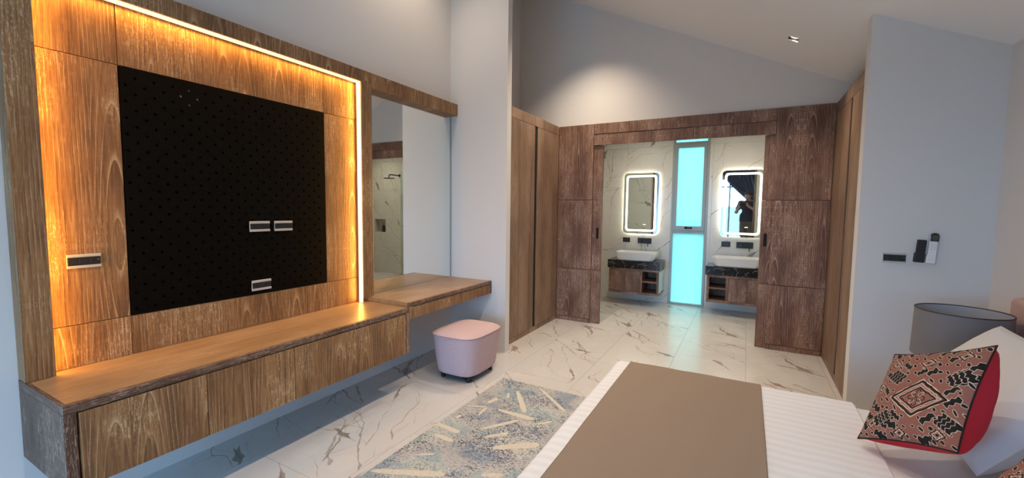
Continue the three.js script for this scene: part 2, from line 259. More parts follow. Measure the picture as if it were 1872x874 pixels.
{
  const s = new THREE.Shape([[XB0 - 0.15, -(DB + 0.17)], [XB1 + 0.15, -(DB + 0.17)], [XB1 + 0.15, -5.09], [XB0 - 0.15, -5.09]].map((p) => new THREE.Vector2(...p)));
  for (const [x, d] of bathLamps) { const q = 0.042; s.holes.push(new THREE.Path([[x - q, -d - q], [x - q, -d + q], [x + q, -d + q], [x + q, -d - q]].map((p) => new THREE.Vector2(...p)))); }
  structure('ceiling_bathroom', new THREE.ExtrudeGeometry(s, { depth: 0.16, bevelEnabled: false }).rotateX(Math.PI / 2).translate(0, 0.16, 0), M.ceiling, 'flat white bathroom ceiling', 0, YB, 0, 'ceiling');
}
// tall frosted bathroom window
{
  const [x0, x1, , y1] = WIN, w = new THREE.Group(); w.name = 'window_1'; w.position.set((x0 + x1) / 2, 0, -DB); w.userData = { kind: 'structure', label: 'tall narrow frosted window between the two vanities', category: 'window' }; scene.add(w);
  const f = (n, a, b, c, d, d0 = DB - 0.01, d1 = DB + 0.06, m = M.alu) => slab(w, n, m, a, b, c, d, d0, d1, 0.004);
  f('frame', x0, x0 + 0.035, 0, y1); f('frame', x1 - 0.035, x1, 0, y1); f('frame', x0 + 0.035, x1 - 0.035, 0, 0.03); f('frame', x0 + 0.035, x1 - 0.035, y1 - 0.03, y1);
  f('transom', x0 + 0.035, x1 - 0.035, 1.065, 1.105); f('transom', x0 + 0.035, x1 - 0.035, 2.345, 2.385);
  const sash = part(w, 'sash', boxes([[0, 0.04, 0, 1.24, 0, 0.05], [0.385, 0.425, 0, 1.24, 0, 0.05], [0.04, 0.385, 0, 0.065, 0, 0.05], [0.04, 0.385, 1.2, 1.24, 0, 0.05]]), M.alu, x0 + 0.035, 1.105, DB - 0.02);
  const hd = part(sash, 'handle', mergeGeometries([new THREE.BoxGeometry(0.1, 0.018, 0.018), new THREE.BoxGeometry(0.03, 0.03, 0.03).translate(-0.03, 0.004, -0.01), new THREE.BoxGeometry(0.016, 0.016, 0.014).translate(0.045, 0.008, 0)]), M.blackMatt, (x0 + x1) / 2, 1.142, DB - 0.04, 'black latch handle');
  const pane = (a, b, c, d, e) => part(w, 'pane', new THREE.PlaneGeometry(b - a, d - c), M.frosted, (a + b) / 2, (c + d) / 2, e, 'frosted pale blue pane'); pane(x0 + 0.07, x1 - 0.07, 1.165, 2.31, DB + 0.006); pane(x0 + 0.03, x1 - 0.03, 0.025, 1.07, DB + 0.022); pane(x0 + 0.03, x1 - 0.03, 2.38, y1 - 0.025, DB + 0.022);
}
// glazed balcony doors behind the camera, seen in the bathroom mirror
{
  const w = new THREE.Group(); w.name = 'window_2'; w.position.set(-0.675, 0.04, -DR); w.userData = { kind: 'structure', label: 'wide glazed balcony doors reflected in the right vanity mirror', category: 'window' }; scene.add(w);
  const d0 = DR - 0.1, d1 = DR - 0.04, f = (n, a, b, c, d) => slab(w, n, M.alu, a, b, c, d, d0, d1, 0.004);
  f('frame', -2.58, 1.15, 0.04, 0.08); f('frame', -2.58, 1.15, 2.16, 2.2); f('frame', -2.58, -2.53, 0.08, 2.16); f('frame', 1.1, 1.15, 0.08, 2.16); f('transom', -2.53, 1.1, 1.9, 1.95);
  const xs = [-2.53, -1.45, -0.56, -0.3, 1.1]; for (const x of [-1.45, -0.56, -0.3]) { f('mullion', x - 0.025, x + 0.025, 0.08, 1.9); f('mullion', x - 0.025, x + 0.025, 1.95, 2.16); }
  for (let i = 0; i < 4; i++) for (const [c, d] of [[0.08, 1.9], [1.95, 2.16]]) { const a = xs[i] + (i ? 0.025 : 0), b = xs[i + 1] - (i < 3 ? 0.025 : 0); part(w, 'pane', new THREE.PlaneGeometry(b - a, d - c), M.glass, (a + b) / 2, (c + d) / 2, DR - 0.07); }
}
structure('floor_terrace', boxes([[-6, 5, -0.4, -0.05, -7, DR - 0.15]]), M.terrace, 'pale balcony deck outside the rear doors', 0, 0, 0, 'floor');
structure('floor_garden', boxes([[-90, 90, -0.8, -0.45, -90, 90]]), M.garden, 'flat garden ground outside the house', 0, 0, 0, 'ground');

// recessed square lamps
function downlight(x, y, d, tilt, label, power, aim, color = WARM, angle = 1.12) {
  const o = thing('recessed_downlight', label, 'lamp', [x, y, d], 'recessed ceiling lamps'); o.rotation.z = tilt;
  const ring = new THREE.Shape([[-0.052, -0.052], [0.052, -0.052], [0.052, 0.052], [-0.052, 0.052]].map((p) => new THREE.Vector2(...p))); ring.holes.push(new THREE.Path([[-0.04, -0.04], [-0.04, 0.04], [0.04, 0.04], [0.04, -0.04]].map((p) => new THREE.Vector2(...p))));
  local(o, 'trim_frame', new THREE.ExtrudeGeometry(ring, { depth: 0.003, bevelEnabled: false }).rotateX(Math.PI / 2), M.white, 0, 0, 0);
  local(o, 'housing', mergeGeometries([[-0.0405, 0, 0.003, 0.082], [0.0405, 0, 0.003, 0.082], [0, -0.0405, 0.078, 0.003], [0, 0.0405, 0.078, 0.003]].map(([a, b, w, t]) => new THREE.BoxGeometry(w, 0.09, t).translate(a, 0.045, b)).concat([new THREE.BoxGeometry(0.084, 0.003, 0.084).translate(0, 0.0915, 0)])), M.black);
  local(o, 'reflector', new THREE.CylinderGeometry(0.03, 0.036, 0.03, 24, 1, true).translate(0, 0.03, 0), M.white);
  local(o, 'lamp', new THREE.CylinderGeometry(0.031, 0.031, 0.006, 24), M.bulb, 0, 0.022, 0, 'glowing round lamp');
  const l = new THREE.SpotLight(color, power, 0, angle, 0.8, 2); l.position.set(0, 0.014, 0); l.shadow.radius = 1.6; l.castShadow = true; l.shadow.mapSize.set(1024, 1024); o.add(l);
  const t = new THREE.Object3D(); t.position.set(aim[0], aim[1], -aim[2]); scene.add(t); l.target = t; t.name = 'aim';
}
const lampLabels = ['square recessed lamp in the sloping ceiling nearest the balcony doors', 'square recessed lamp in the sloping ceiling above the rug', 'square recessed lamp in the sloping ceiling near the wardrobes', 'square recessed lamp above the dressing table', 'square recessed lamp in the sloping ceiling above the left wardrobe', 'small square recessed lamp glowing in the ceiling near the right wardrobe'];
bedLamps.forEach(([x, d], i) => downlight(x, ceilY(x), d, -SLOPE, lampLabels[i], i > 3 ? LAMP.corridor * (i === 4 ? 1.75 : 0.6) : i === 3 ? LAMP.dresser : LAMP.bed, [x, 0, d], WARM, i > 3 ? 0.92 : 1.12));
bathLamps.forEach(([x, d], i) => downlight(x, YB, d, 0, ['recessed bathroom lamp above the left vanity', 'recessed bathroom lamp above the right vanity', 'recessed bathroom lamp above the shower'][i], LAMP.bath, [x, 0, d + 0.1], new THREE.Color().setRGB(1, 0.88, 0.70), 1.25));

// ------------------------------------------------------------------ television wall
console.log('tv wall');
const XF = -2.57, XP = -2.638;
{
  const o = thing('television_wall_panel', 'framed wood television panel with glowing warm strip light on the wall', 'wall panel', [XW, 0.66, 1.47]);
  const y0 = 0.6585, yt = 2.422, yi = 2.335, dl0 = 0.534, dl1 = 0.625, dr0 = 2.312, dr1 = 2.409, d9 = 3.524;
  slab(o, 'stile', M.tv, XW + 0.001, XF - 0.009, y0, yi, dl0, dl1 - 0.01); slab(o, 'stile_lip', M.tv, XF - 0.0085, XF, y0, yi, dl0, dl1); slab(o, 'stile', M.tv, XW + 0.001, XF, 0.694, yi, dr0, dr1);
  slab(o, 'header', M.tv, XW + 0.001, XF, yi, yt, dl0, dr1 - 0.0005, 0.002, 'y'); slab(o, 'header', M.tv, XW + 0.001, XF, 2.31, yt, dr1, d9, 0.002, 'y');
  const ys = [[y0, 0.849], [0.852, 2.053], [2.056, yi]], ds = [[dl1 - 0.0095, 0.909], [0.912, 2.031], [2.034, dr0]];
  ys.forEach(([a, b], i) => ds.forEach(([p, q], j) => { if (i === 1 && j === 1) return; slab(o, 'panel', M.tv, XW + 0.001, XP, a, b, p, q, 0.0012); }));
  // strip lights on the inner faces of the frame
  const strip = (n, x0, x1, ya, yb, da, db) => part(o, n, new THREE.BoxGeometry(x1 - x0, yb - ya, db - da), M.led, (x0 + x1) / 2, (ya + yb) / 2, (da + db) / 2, 'glowing warm white strip light');
  const a = XF - 0.046, b = XF - 0.012, xm = (a + b) / 2;
  strip('strip_light', a, b, yi - 0.008, yi - 0.0005, dl1 + 0.008, dr0 - 0.008); strip('strip_light', a, b, y0 + 0.001, yi - 0.0005, dr0 - 0.0085, dr0 - 0.0005); strip('strip_light', a, b, y0 + 0.001, yi - 0.0005, dl1 - 0.0095, dl1 - 0.0015);
  const C = new THREE.Color().setRGB(1, 0.47, 0.06);
  const L = (w, h, p, t) => { const l = new THREE.RectAreaLight(C, LAMP.strip, w, h); l.position.set(p[0], p[1], -p[2]); if (t) l.lookAt(t[0], t[1], -t[2]); else l.rotation.set(-Math.PI / 2, 0, Math.PI / 2); l.name = 'strip_glow'; scene.add(l); };
  L(dr0 - dl1 - 0.03, 0.03, [xm, yi - 0.0095, (dl1 + dr0) / 2]);   // faces straight down
  L(0.03, yi - y0 - 0.03, [xm, (y0 + yi) / 2, dr0 - 0.0095], [xm, (y0 + yi) / 2, 0]); L(0.03, yi - y0 - 0.03, [xm, (y0 + yi) / 2, dl1 - 0.0005], [xm, (y0 + yi) / 2, 3]);
}
{ // black perforated mounting board
  const o = thing('perforated_board', 'large black perforated board set in the wood television panel', 'board', [XW, 0.852, 1.47]);
  const w = 2.0295 - 0.9135, h = 2.0515 - 0.8535, s = new THREE.Shape([[0, 0], [w, 0], [w, h], [0, h]].map((p) => new THREE.Vector2(...p))); const step = 0.0775, q = 0.0085; let row = 0;
  const grey = [];
  for (let y = 0.03; y < h - 0.02; y += step / 2, row++) for (let x = 0.02 + (row % 2) * step / 2; x < w - 0.014; x += step) {
    s.holes.push(new THREE.Path([[x - q, y], [x, y + q], [x + q, y], [x, y - q]].map((p) => new THREE.Vector2(...p))));
    const U = x, V = y; if (Math.hypot(U - 0.27, V - (h - 0.09)) < 0.062) grey.push([x, y]);
  }
  part(o, 'board', new THREE.ExtrudeGeometry(s, { depth: 0.006, bevelEnabled: false }).rotateY(Math.PI / 2), M.board, XP + 0.002 - 0.006, 0.8535, 0.9135);   // shape x runs along +d
  slab(o, 'backing', M.blackMatt, XW + 0.001, XP - 0.012, 0.8535, 2.0515, 0.9135, 2.0295);
  for (const [x, y] of grey.slice(0, 5)) part(o, 'fixing_plate', new THREE.BoxGeometry(0.002, 0.012, 0.012).rotateX(Math.PI / 4), M.silver, XP - 0.008, 0.8535 + y, 0.9135 + x, 'small grey plate behind a diamond hole');
}
// sockets and switches: silver bars above and below a black insert
function plateGroup(name, label, base, w, h, bar, kind, place) {
  const o = thing(name, label, kind === 'switch' ? 'switch' : 'socket', base);
  local(o, 'back_plate', rbox(w, h, 0.006, 0.0015), M.silver, 0, 0, 0.003);
  local(o, 'insert', rbox(w * 0.97, h - 2 * bar, 0.005, 0.0015), M.socket, 0, 0, 0.0075, 'glossy black insert');
  for (const s of [-1, 1]) local(o, 'trim_bar', rbox(w, bar * 0.92, 0.006, 0.0015), M.silver, 0, s * (h - bar) / 2, 0.0085, 'silver trim bar');
  if (kind === 'switch') { for (let i = -1; i <= 1; i++) local(o, 'button', rbox(w * 0.3, h - 2.6 * bar, 0.002, 0.0008), M.black, i * w * 0.32, 0, 0.011); local(o, 'indicator', new THREE.BoxGeometry(0.004, 0.002, 0.001), M.silver, w * 0.4, 0.004, 0.0123); }
  else for (const s of [-1, 1]) { const n = local(o, 'socket_holes', mergeGeometries([[-0.008, 0.003], [0.008, 0.003], [0, -0.008]].map(([a, b]) => new THREE.CylinderGeometry(0.0028, 0.0028, 0.001, 10).rotateX(Math.PI / 2).translate(a, b, 0))), M.blackMatt, s * w * 0.24, 0, 0.0104); }
  if (place) place(o); return o;
}
const faceX = (o) => { o.rotation.y = Math.PI / 2; };
plateGroup('wall_switch', 'black and silver switch plate on the wood panel left of the black board', [XP + 0.0005, 1.139, 0.752], 0.115, 0.062, 0.013, 'switch', faceX);
plateGroup('socket_plate', 'left one of the two level socket plates on the black board', [XP + 0.0025, 1.271, 1.555], 0.122, 0.064, 0.015, 'socket', faceX);
plateGroup('socket_plate', 'right one of the two level socket plates on the black board', [XP + 0.0025, 1.27, 1.708], 0.12, 0.064, 0.015, 'socket', faceX);
plateGroup('socket_plate', 'lowest socket plate near the bottom edge of the black board', [XP + 0.0025, 0.907, 1.555], 0.118, 0.064, 0.015, 'socket', faceX);
// floating cabinet
const XC = -2.157;
{
  const o = thing('floating_cabinet', 'long wall-hung wood cabinet with four drawers under the television panel', 'cabinet', [XW, 0.32, 1.45]);
  slab(o, 'top', M.top, XW + 0.001, XC - 0.024, 0.622, 0.657, 0.5475, 2.365, 0.0015, 'z'); slab(o, 'end_edge', M.edge, XW + 0.001, XC - 0.0245, 0.622, 0.657, 0.533, 0.547, 0.002, 'x', 'dark streaked end edging'); slab(o, 'front_edge', M.edge, XC - 0.024, XC, 0.622, 0.657, 0.533, 2.365, 0.003, 'z', 'dark streaked front edging');
  slab(o, 'side_panel', M.edge, XW + 0.001, XC, 0.32, 0.6215, 0.533, 0.57, 0.003); slab(o, 'side_panel', M.hall, XW + 0.001, XC, 0.32, 0.6215, 2.33, 2.365, 0.003);
  slab(o, 'carcass', M.dark, XW + 0.001, XC - 0.026, 0.323, 0.6205, 0.571, 2.329, 0.001);
  const ds = [0.574, 1.01, 1.447, 1.88, 2.327]; for (let i = 0; i < 4; i++) slab(o, 'drawer', M.tv, XC - 0.025, XC - 0.002, 0.322, 0.617, ds[i] + 0.0015, ds[i + 1] - 0.0015, 0.0015);
}
{ // dressing table
  const o = thing('dressing_table', 'floating wood dressing table with slim drawer below the mirror', 'dressing table', [XW, 0.571, 2.93]);
  const d0 = 2.367, d1 = 3.524;
  slab(o, 'top', M.top, XW + 0.001, XC - 0.024, 0.66, 0.692, d0, d1, 0.0015, 'z'); slab(o, 'front_edge', M.edge, XC - 0.024, XC, 0.66, 0.692, d0, d1, 0.003, 'z', 'dark streaked front edging');
  slab(o, 'side_panel', M.tv, XW + 0.001, XC, 0.571, 0.6595, d0, d0 + 0.035, 0.003); slab(o, 'carcass', M.fine, XW + 0.001, XC - 0.026, 0.571, 0.6595, d0 + 0.036, d1, 0.002);
  slab(o, 'drawer', M.tv, XC - 0.025, XC - 0.001, 0.571, 0.655, d0 + 0.037, 2.93, 0.0015); slab(o, 'drawer', M.tv, XC - 0.025, XC - 0.001, 0.571, 0.655, 2.9325, d1 - 0.03, 0.0015);
  slab(o, 'side_panel', M.edge, XC - 0.025, XC, 0.571, 0.6595, d1 - 0.029, d1, 0.002);
}
{
  const o = thing('dressing_mirror', 'tall frameless wall mirror above the dressing table', 'mirror', [XW, 0.693, 2.95]);
  slab(o, 'glass', M.mirror, XW + 0.001, XW + 0.006, 0.6935, 2.309, 2.412, 3.514, 0.0008); slab(o, 'edge_strip', M.alu, XW + 0.001, XW + 0.012, 0.6935, 2.309, 3.515, 3.5235, 0.001);
}
{ // pouffe
  const o = thing('pouffe', 'pink quilted fabric pouffe tucked under the dressing table', 'stool', [-2.03, 0, 2.93]);
  const sh = (hx, hz, n) => { const out = []; for (let i = 0; i < n; i++) { const a = i / n * Math.PI * 2, c = Math.cos(a), s = Math.sin(a), e = 0.52; out.push([Math.sign(c) * Math.abs(c) ** e * hx, Math.sign(s) * Math.abs(s) ** e * hz]); } return out; };
  const rows = [[0.055, 0.80], [0.065, 0.835], [0.09, 0.855], [0.18, 0.905], [0.28, 0.955], [0.36, 0.985], [0.372, 0.99]], N = 72, pos = [], uv = [], idx = [];
  rows.forEach(([y, k], r) => { const ring = sh(0.225 * k, 0.275 * k, N); for (let i = 0; i <= N; i++) { const p = ring[i % N]; pos.push(p[0], y, p[1]); uv.push(i / N * 1.7, y); } });
  for (let r = 0; r < rows.length - 1; r++) for (let i = 0; i < N; i++) { const a = r * (N + 1) + i, b = a + N + 1; idx.push(a, b, a + 1, b, b + 1, a + 1); }
  const g = new THREE.BufferGeometry(); g.setAttribute('position', new THREE.Float32BufferAttribute(pos, 3)); g.setAttribute('uv', new THREE.Float32BufferAttribute(uv, 2)); g.setIndex(idx); g.computeVertexNormals();
  const S = 256, qd = new Uint8Array(S * S * 4); for (let j = 0; j < S; j++) for (let i = 0; i < S; i++) { const u = i / S * 4, v = j / S * 4, a = Math.abs((u + v) % 1 - 0.5), b = Math.abs((u - v + 8) % 1 - 0.5), k = (j * S + i) * 4, t = smooth(0, 0.16, Math.min(a, b)) * 190 + hash(i, j, 3) * 55; qd[k] = qd[k + 1] = qd[k + 2] = t; qd[k + 3] = 255; }
  const quilt = texOf(qd, S, S, false); quilt.repeat.set(6, 6); const pm = std(M.pink.color, 0.9, { bumpMap: quilt, bumpScale: 0.001 });
  local(o, 'body', g, pm);
  const dome = [], di = [], du = [], R = 12; for (let r = 0; r <= R; r++) { const t = r / R, ring = sh(0.225 * 0.985 * t, 0.275 * 0.985 * t, N); for (let i = 0; i < N; i++) { const p = ring[i]; dome.push(p[0], 0.374 + 0.03 * Math.sqrt(Math.max(0, 1 - t ** 3.2)), p[1]); du.push(p[0] + 0.5, p[1] + 0.5); } }
  for (let r = 0; r < R; r++) for (let i = 0; i < N; i++) { const a = r * N + i, b = r * N + (i + 1) % N, c = a + N, d = b + N; di.push(a, b, c, b, d, c); }
  const tg = new THREE.BufferGeometry(); tg.setAttribute('position', new THREE.Float32BufferAttribute(dome, 3)); tg.setAttribute('uv', new THREE.Float32BufferAttribute(du, 2)); tg.setIndex(di); tg.computeVertexNormals();
  if (tg.attributes.normal.getY(5 * N) < 0) { tg.setIndex(di.map((v, i) => di[i - i % 3 + [0, 2, 1][i % 3]])); tg.computeVertexNormals(); }
  local(o, 'seat_top', tg, pm);
  const curve = new THREE.CatmullRomCurve3(sh(0.225 * 0.99, 0.275 * 0.99, N).map((p) => new THREE.Vector3(p[0], 0.374, p[1])), true); local(o, 'piping', new THREE.TubeGeometry(curve, 144, 0.004, 6, true), pm);
  local(o, 'base', new THREE.ExtrudeGeometry(new THREE.Shape(sh(0.17, 0.21, 40).map((p) => new THREE.Vector2(...p))), { depth: 0.012, bevelEnabled: false }).rotateX(-Math.PI / 2), M.blackMatt, 0, 0.045, 0);
  for (const [a, b] of [[-1, -1], [1, -1], [-1, 1], [1, 1]]) local(o, 'foot', new THREE.CylinderGeometry(0.022, 0.018, 0.045, 16), M.black, a * 0.125, 0.0225, b * 0.165);
}

// ------------------------------------------------------------------ wardrobes and doorway
console.log('hall');
function wardrobe(side, xf, d0, dg, d1, label, xb) {
  const o = thing('wardrobe', label, 'wardrobe', [(xf + xb) / 2, 0, (d0 + d1) / 2], 'wardrobes'); const s = side, t = 0.022;   // s: +1 doors face +x
  const X = (a, b) => (s > 0 ? [a, b] : [b, a]); const face = (a) => xf - s * a;
  const S = (n, m, a, b, y0, y1, p, q, lab) => { const [x0, x1] = X(face(b), face(a)); return slab(o, n, m, Math.min(x0, x1), Math.max(x0, x1), y0, y1, p, q, 0.0018, 'y', lab); };
  S('carcass', M.dark, t + 0.002, Math.abs(xf - xb) - 0.002, 0.005, 2.405, d0 + 0.002, d1 - 0.002); S('cornice', M.fine, 0, t, 2.308, 2.412, d0, d1); S('plinth', M.fine, 0, t, 0, 0.05, d0, d1);
  S('door', M.fine, 0, t, 0.053, 2.305, d0, dg - 0.033); S('door', M.fine, 0, t, 0.053, 2.305, dg + 0.033, d1);
  S('handle_groove', M.blackMatt, t * 0.35, t, 0.053, 2.305, dg - 0.0325, dg + 0.0325, 'black recessed grip channel');
}
wardrobe(1, -2.087, 3.606, 4.338, 4.984, 'left built-in wood wardrobe behind the grey pier', XW + 0.002);
wardrobe(-1, 0.688, 3.64, 4.305, 4.984, 'right built-in wood wardrobe behind the grey pier with remotes', 1.09);
{
  const o = thing('doorway_panelling', 'grooved brown wood panelling around the bathroom doorway', 'panelling', [-0.7, 0, DE]);
  const P = (x0, x1, y0, y1, d = DE, n = 'panel') => slab(o, n, M.hall, x0, x1, y0, y1, d, DE + 0.02, 0.0022);
  for (const [x0, x1] of [[-2.085, -1.643], [0.218, 0.686]]) { P(x0, x1, 1.513, 2.412); P(x0, x1, 0.664, 1.507); P(x0, x1, 0.054, 0.658); P(x0, x1, 0, 0.05, DE + 0.004, 'plinth'); }
  P(-1.64, 0.215, 2.292, 2.412, DE, 'header'); slab(o, 'track_cover', M.hall, -1.64, 0.215, 2.162, 2.288, DE + 0.006, DE + 0.026, 0.002);
}
function slidingDoor(x0, x1, hx, label) {
  const o = thing('sliding_door', label, 'door', [(x0 + x1) / 2, 0.004, DE + 0.044], 'sliding doors');
  for (const [y0, y1] of [[0.004, 0.659], [0.663, 1.508], [1.512, 2.158]]) slab(o, 'panel', M.hall, x0, x1, y0, y1, DE + 0.028, DE + 0.064, 0.002);
  for (const s of [0.0275, 0.0645]) { part(o.children[1], 'handle', rbox(0.03, 0.13, 0.004, 0.002), M.blackMatt, hx, 1.11, DE + s, 'black recessed pull'); }
}
slidingDoor(-2.02, -1.53, -1.578, 'left sliding wood door tucked beside the marble bathroom opening'); slidingDoor(0.126, 0.62, 0.17, 'right sliding wood door tucked beside the marble bathroom opening');
// wall controls on the right pier
plateGroup('wall_switch', 'black switch plate on the grey pier left of the remote controls', [0.83, 0.983 + 0.0, DP - 0.0005], 0.112, 0.062, 0.011, 'switch').position.set(0.828, 1.115, -(DP - 0.0005));
{
  const k = DP / 3.899, Y = (y) => 1.4 + (y - 1.4) * k;
  const r1 = thing('remote_control', 'black fan remote control in its wall holder', 'remote', [1.045 * k, Y(1.14), DP - 0.0005]); r1.rotation.z = -0.06;
  local(r1, 'holder', rbox(0.05, 0.058, 0.022, 0.004), M.black, 0, -0.04, 0.0115); local(r1, 'body', rbox(0.044, 0.125, 0.014, 0.004), M.black, 0.001, 0.008, 0.0165);
  for (let j = 0; j < 4; j++) for (let i = -1; i <= 1; i++) local(r1, 'button', rbox(0.008, 0.005, 0.002, 0.0008), M.socket, i * 0.012, 0.02 + j * 0.012, 0.0242);
  local(r1, 'emblem', new THREE.BoxGeometry(0.012, 0.003, 0.001).rotateZ(-0.15), M.silver, 0.004, -0.045, 0.0228);
  const r2 = thing('remote_control', 'white air-conditioner remote with dark display in its wall holder', 'remote', [1.106 * k, Y(1.155), DP - 0.0005]); r2.rotation.z = -0.07;
  local(r2, 'holder', rbox(0.046, 0.055, 0.022, 0.004), M.white, 0, -0.058, 0.0115); local(r2, 'body', rbox(0.04, 0.15, 0.014, 0.006), M.white, 0.001, 0.012, 0.0165);
  const top = new THREE.Shape(); top.moveTo(-0.019, 0); top.lineTo(0.019, 0); top.lineTo(0.019, 0.032); top.absarc(0, 0.032, 0.019, 0, Math.PI, false); top.closePath();
  const scr = local(r2, 'screen_cap', new THREE.ExtrudeGeometry(top, { depth: 0.016, bevelEnabled: false }), M.black, 0.001, 0.05, 0.0085, 'dark rounded display end'); local(scr, 'display', new THREE.BoxGeometry(0.026, 0.03, 0.001), std(lin(0.08, 0.095, 0.09), 0.25), 0, 0.022, 0.0166);
  for (let j = 0; j < 4; j++) for (let i = 0; i < 2; i++) local(r2, 'button', rbox(0.011, 0.004, 0.002, 0.0008), M.laminate, (i - 0.5) * 0.016, 0.038 - j * 0.012, 0.0242);
}

// ------------------------------------------------------------------ bathroom
console.log('bath');
function vanity(x0, x1, shelfRight, label, bl) {
  const o = thing('vanity_cabinet', label, 'vanity', [(x0 + x1) / 2, 0.17, DB - 0.22], 'bathroom vanities'); const d0 = 6.25, t = 0.03;
  slab(o, 'countertop', M.stone, x0, x1, 0.541, 0.659, d0, DB - 0.001, 0.002, 'x', 'black veined marble top');
  const a = x0 + 0.02, b = x1 - 0.008, y0 = 0.172, y1 = 0.54, sh = 0.2, sx = shelfRight ? b - t - sh : a + t + sh;           // sx: divider
  const dv = shelfRight ? [sx - t, sx] : [sx, sx + t];
  const q0 = d0 + 0.012;
  slab(o, 'bottom', M.hall, a, b, y0, y0 + t, q0, DB - 0.001); slab(o, 'top_rail', M.hall, a, b, y1 - t, y1, q0, DB - 0.001);
  slab(o, 'side_panel', M.laminate, a, a + 0.012, y0 + t, y1 - t, q0 + 0.02, DB - 0.001); slab(o, 'side_panel', M.laminate, b - 0.012, b, y0 + t, y1 - t, q0 + 0.02, DB - 0.001);
  slab(o, 'front_stile', M.hall, a, a + t, y0 + t, y1 - t, q0, q0 + 0.019); slab(o, 'front_stile', M.hall, b - t, b, y0 + t, y1 - t, q0, q0 + 0.019); slab(o, 'divider', M.hall, dv[0], dv[1], y0 + t, y1 - t, q0, DB - 0.05);
  const s0 = shelfRight ? sx : a + t, s1 = shelfRight ? b - t : sx; const m0 = shelfRight ? a + t : sx + t, m1 = shelfRight ? sx - t : b - t;
  slab(o, 'shelf', M.hall, s0, s1, 0.352, 0.374, q0 + 0.003, DB - 0.05); slab(o, 'back_panel', M.hall, a + 0.013, b - 0.013, y0 + t, y1 - t, DB - 0.049, DB - 0.03);
  const mm = (m0 + m1) / 2; slab(o, 'door', M.hall, m0 + 0.003, mm - 0.0015, y0 + t + 0.003, y1 - t - 0.003, q0 + 0.004, q0 + 0.022, 0.002); slab(o, 'door', M.hall, mm + 0.0015, m1 - 0.003, y0 + t + 0.003, y1 - t - 0.003, q0 + 0.004, q0 + 0.022, 0.002);
  // vessel basin
  const bx = (x0 + x1) / 2 - 0.015 * (shelfRight ? -1 : 1), ba = thing('vessel_basin', bl, 'basin', [bx, 0.6595, 6.42], 'vessel basins');
  const outline = (w, d, r, k) => { const s = new THREE.Shape(); const W = w / 2 * k, D = d / 2 * k; s.moveTo(-W + r, -D); s.lineTo(W - r, -D); s.absarc(W - r, -D + r, r, -Math.PI / 2, 0); s.lineTo(W, D - r); s.absarc(W - r, D - r, r, 0, Math.PI / 2); s.lineTo(-W + r, D); s.absarc(-W + r, D - r, r, Math.PI / 2, Math.PI); s.lineTo(-W, -D + r); s.absarc(-W + r, -D + r, r, Math.PI, 1.5 * Math.PI); return s.getPoints(10); };
  const lv = [[0.002, 0.86, 1], [0.012, 0.9, 1], [0.05, 0.955, 1], [0.115, 1, 1], [0.12, 0.996, 1], [0.12, 0.97, 1], [0.112, 0.962, 1], [0.05, 0.9, 1], [0.022, 0.82, 1], [0.018, 0.5, 1], [0.016, 0.02, 1]], pos = [], idx = []; let n = 0;
  lv.forEach(([y, k], r) => { const pts = outline(0.58, 0.36, 0.07 * k, k); n = pts.length; pts.forEach((p) => pos.push(p.x, y, p.y)); });
  for (let r = 0; r < lv.length - 1; r++) for (let i = 0; i < n; i++) { const p = r * n + i, q = r * n + (i + 1) % n; idx.push(p, p + n, q, q, p + n, q + n); }
  const g = new THREE.BufferGeometry(); g.setAttribute('position', new THREE.Float32BufferAttribute(pos, 3)); g.setIndex(idx); g.computeVertexNormals(); const bowl = local(ba, 'bowl', g, M.ceramic); local(ba, 'drain', new THREE.CylinderGeometry(0.022, 0.022, 0.004, 20), M.chrome, 0, 0.02, 0);
}
vanity(-1.795, -1.05, true, 'left floating vanity with black marble top and shelves on its right', 'white vessel basin on the left black marble top'); vanity(-0.458, 0.287, false, 'right floating vanity with black marble top and shelves on its left', 'white vessel basin on the right black marble top');
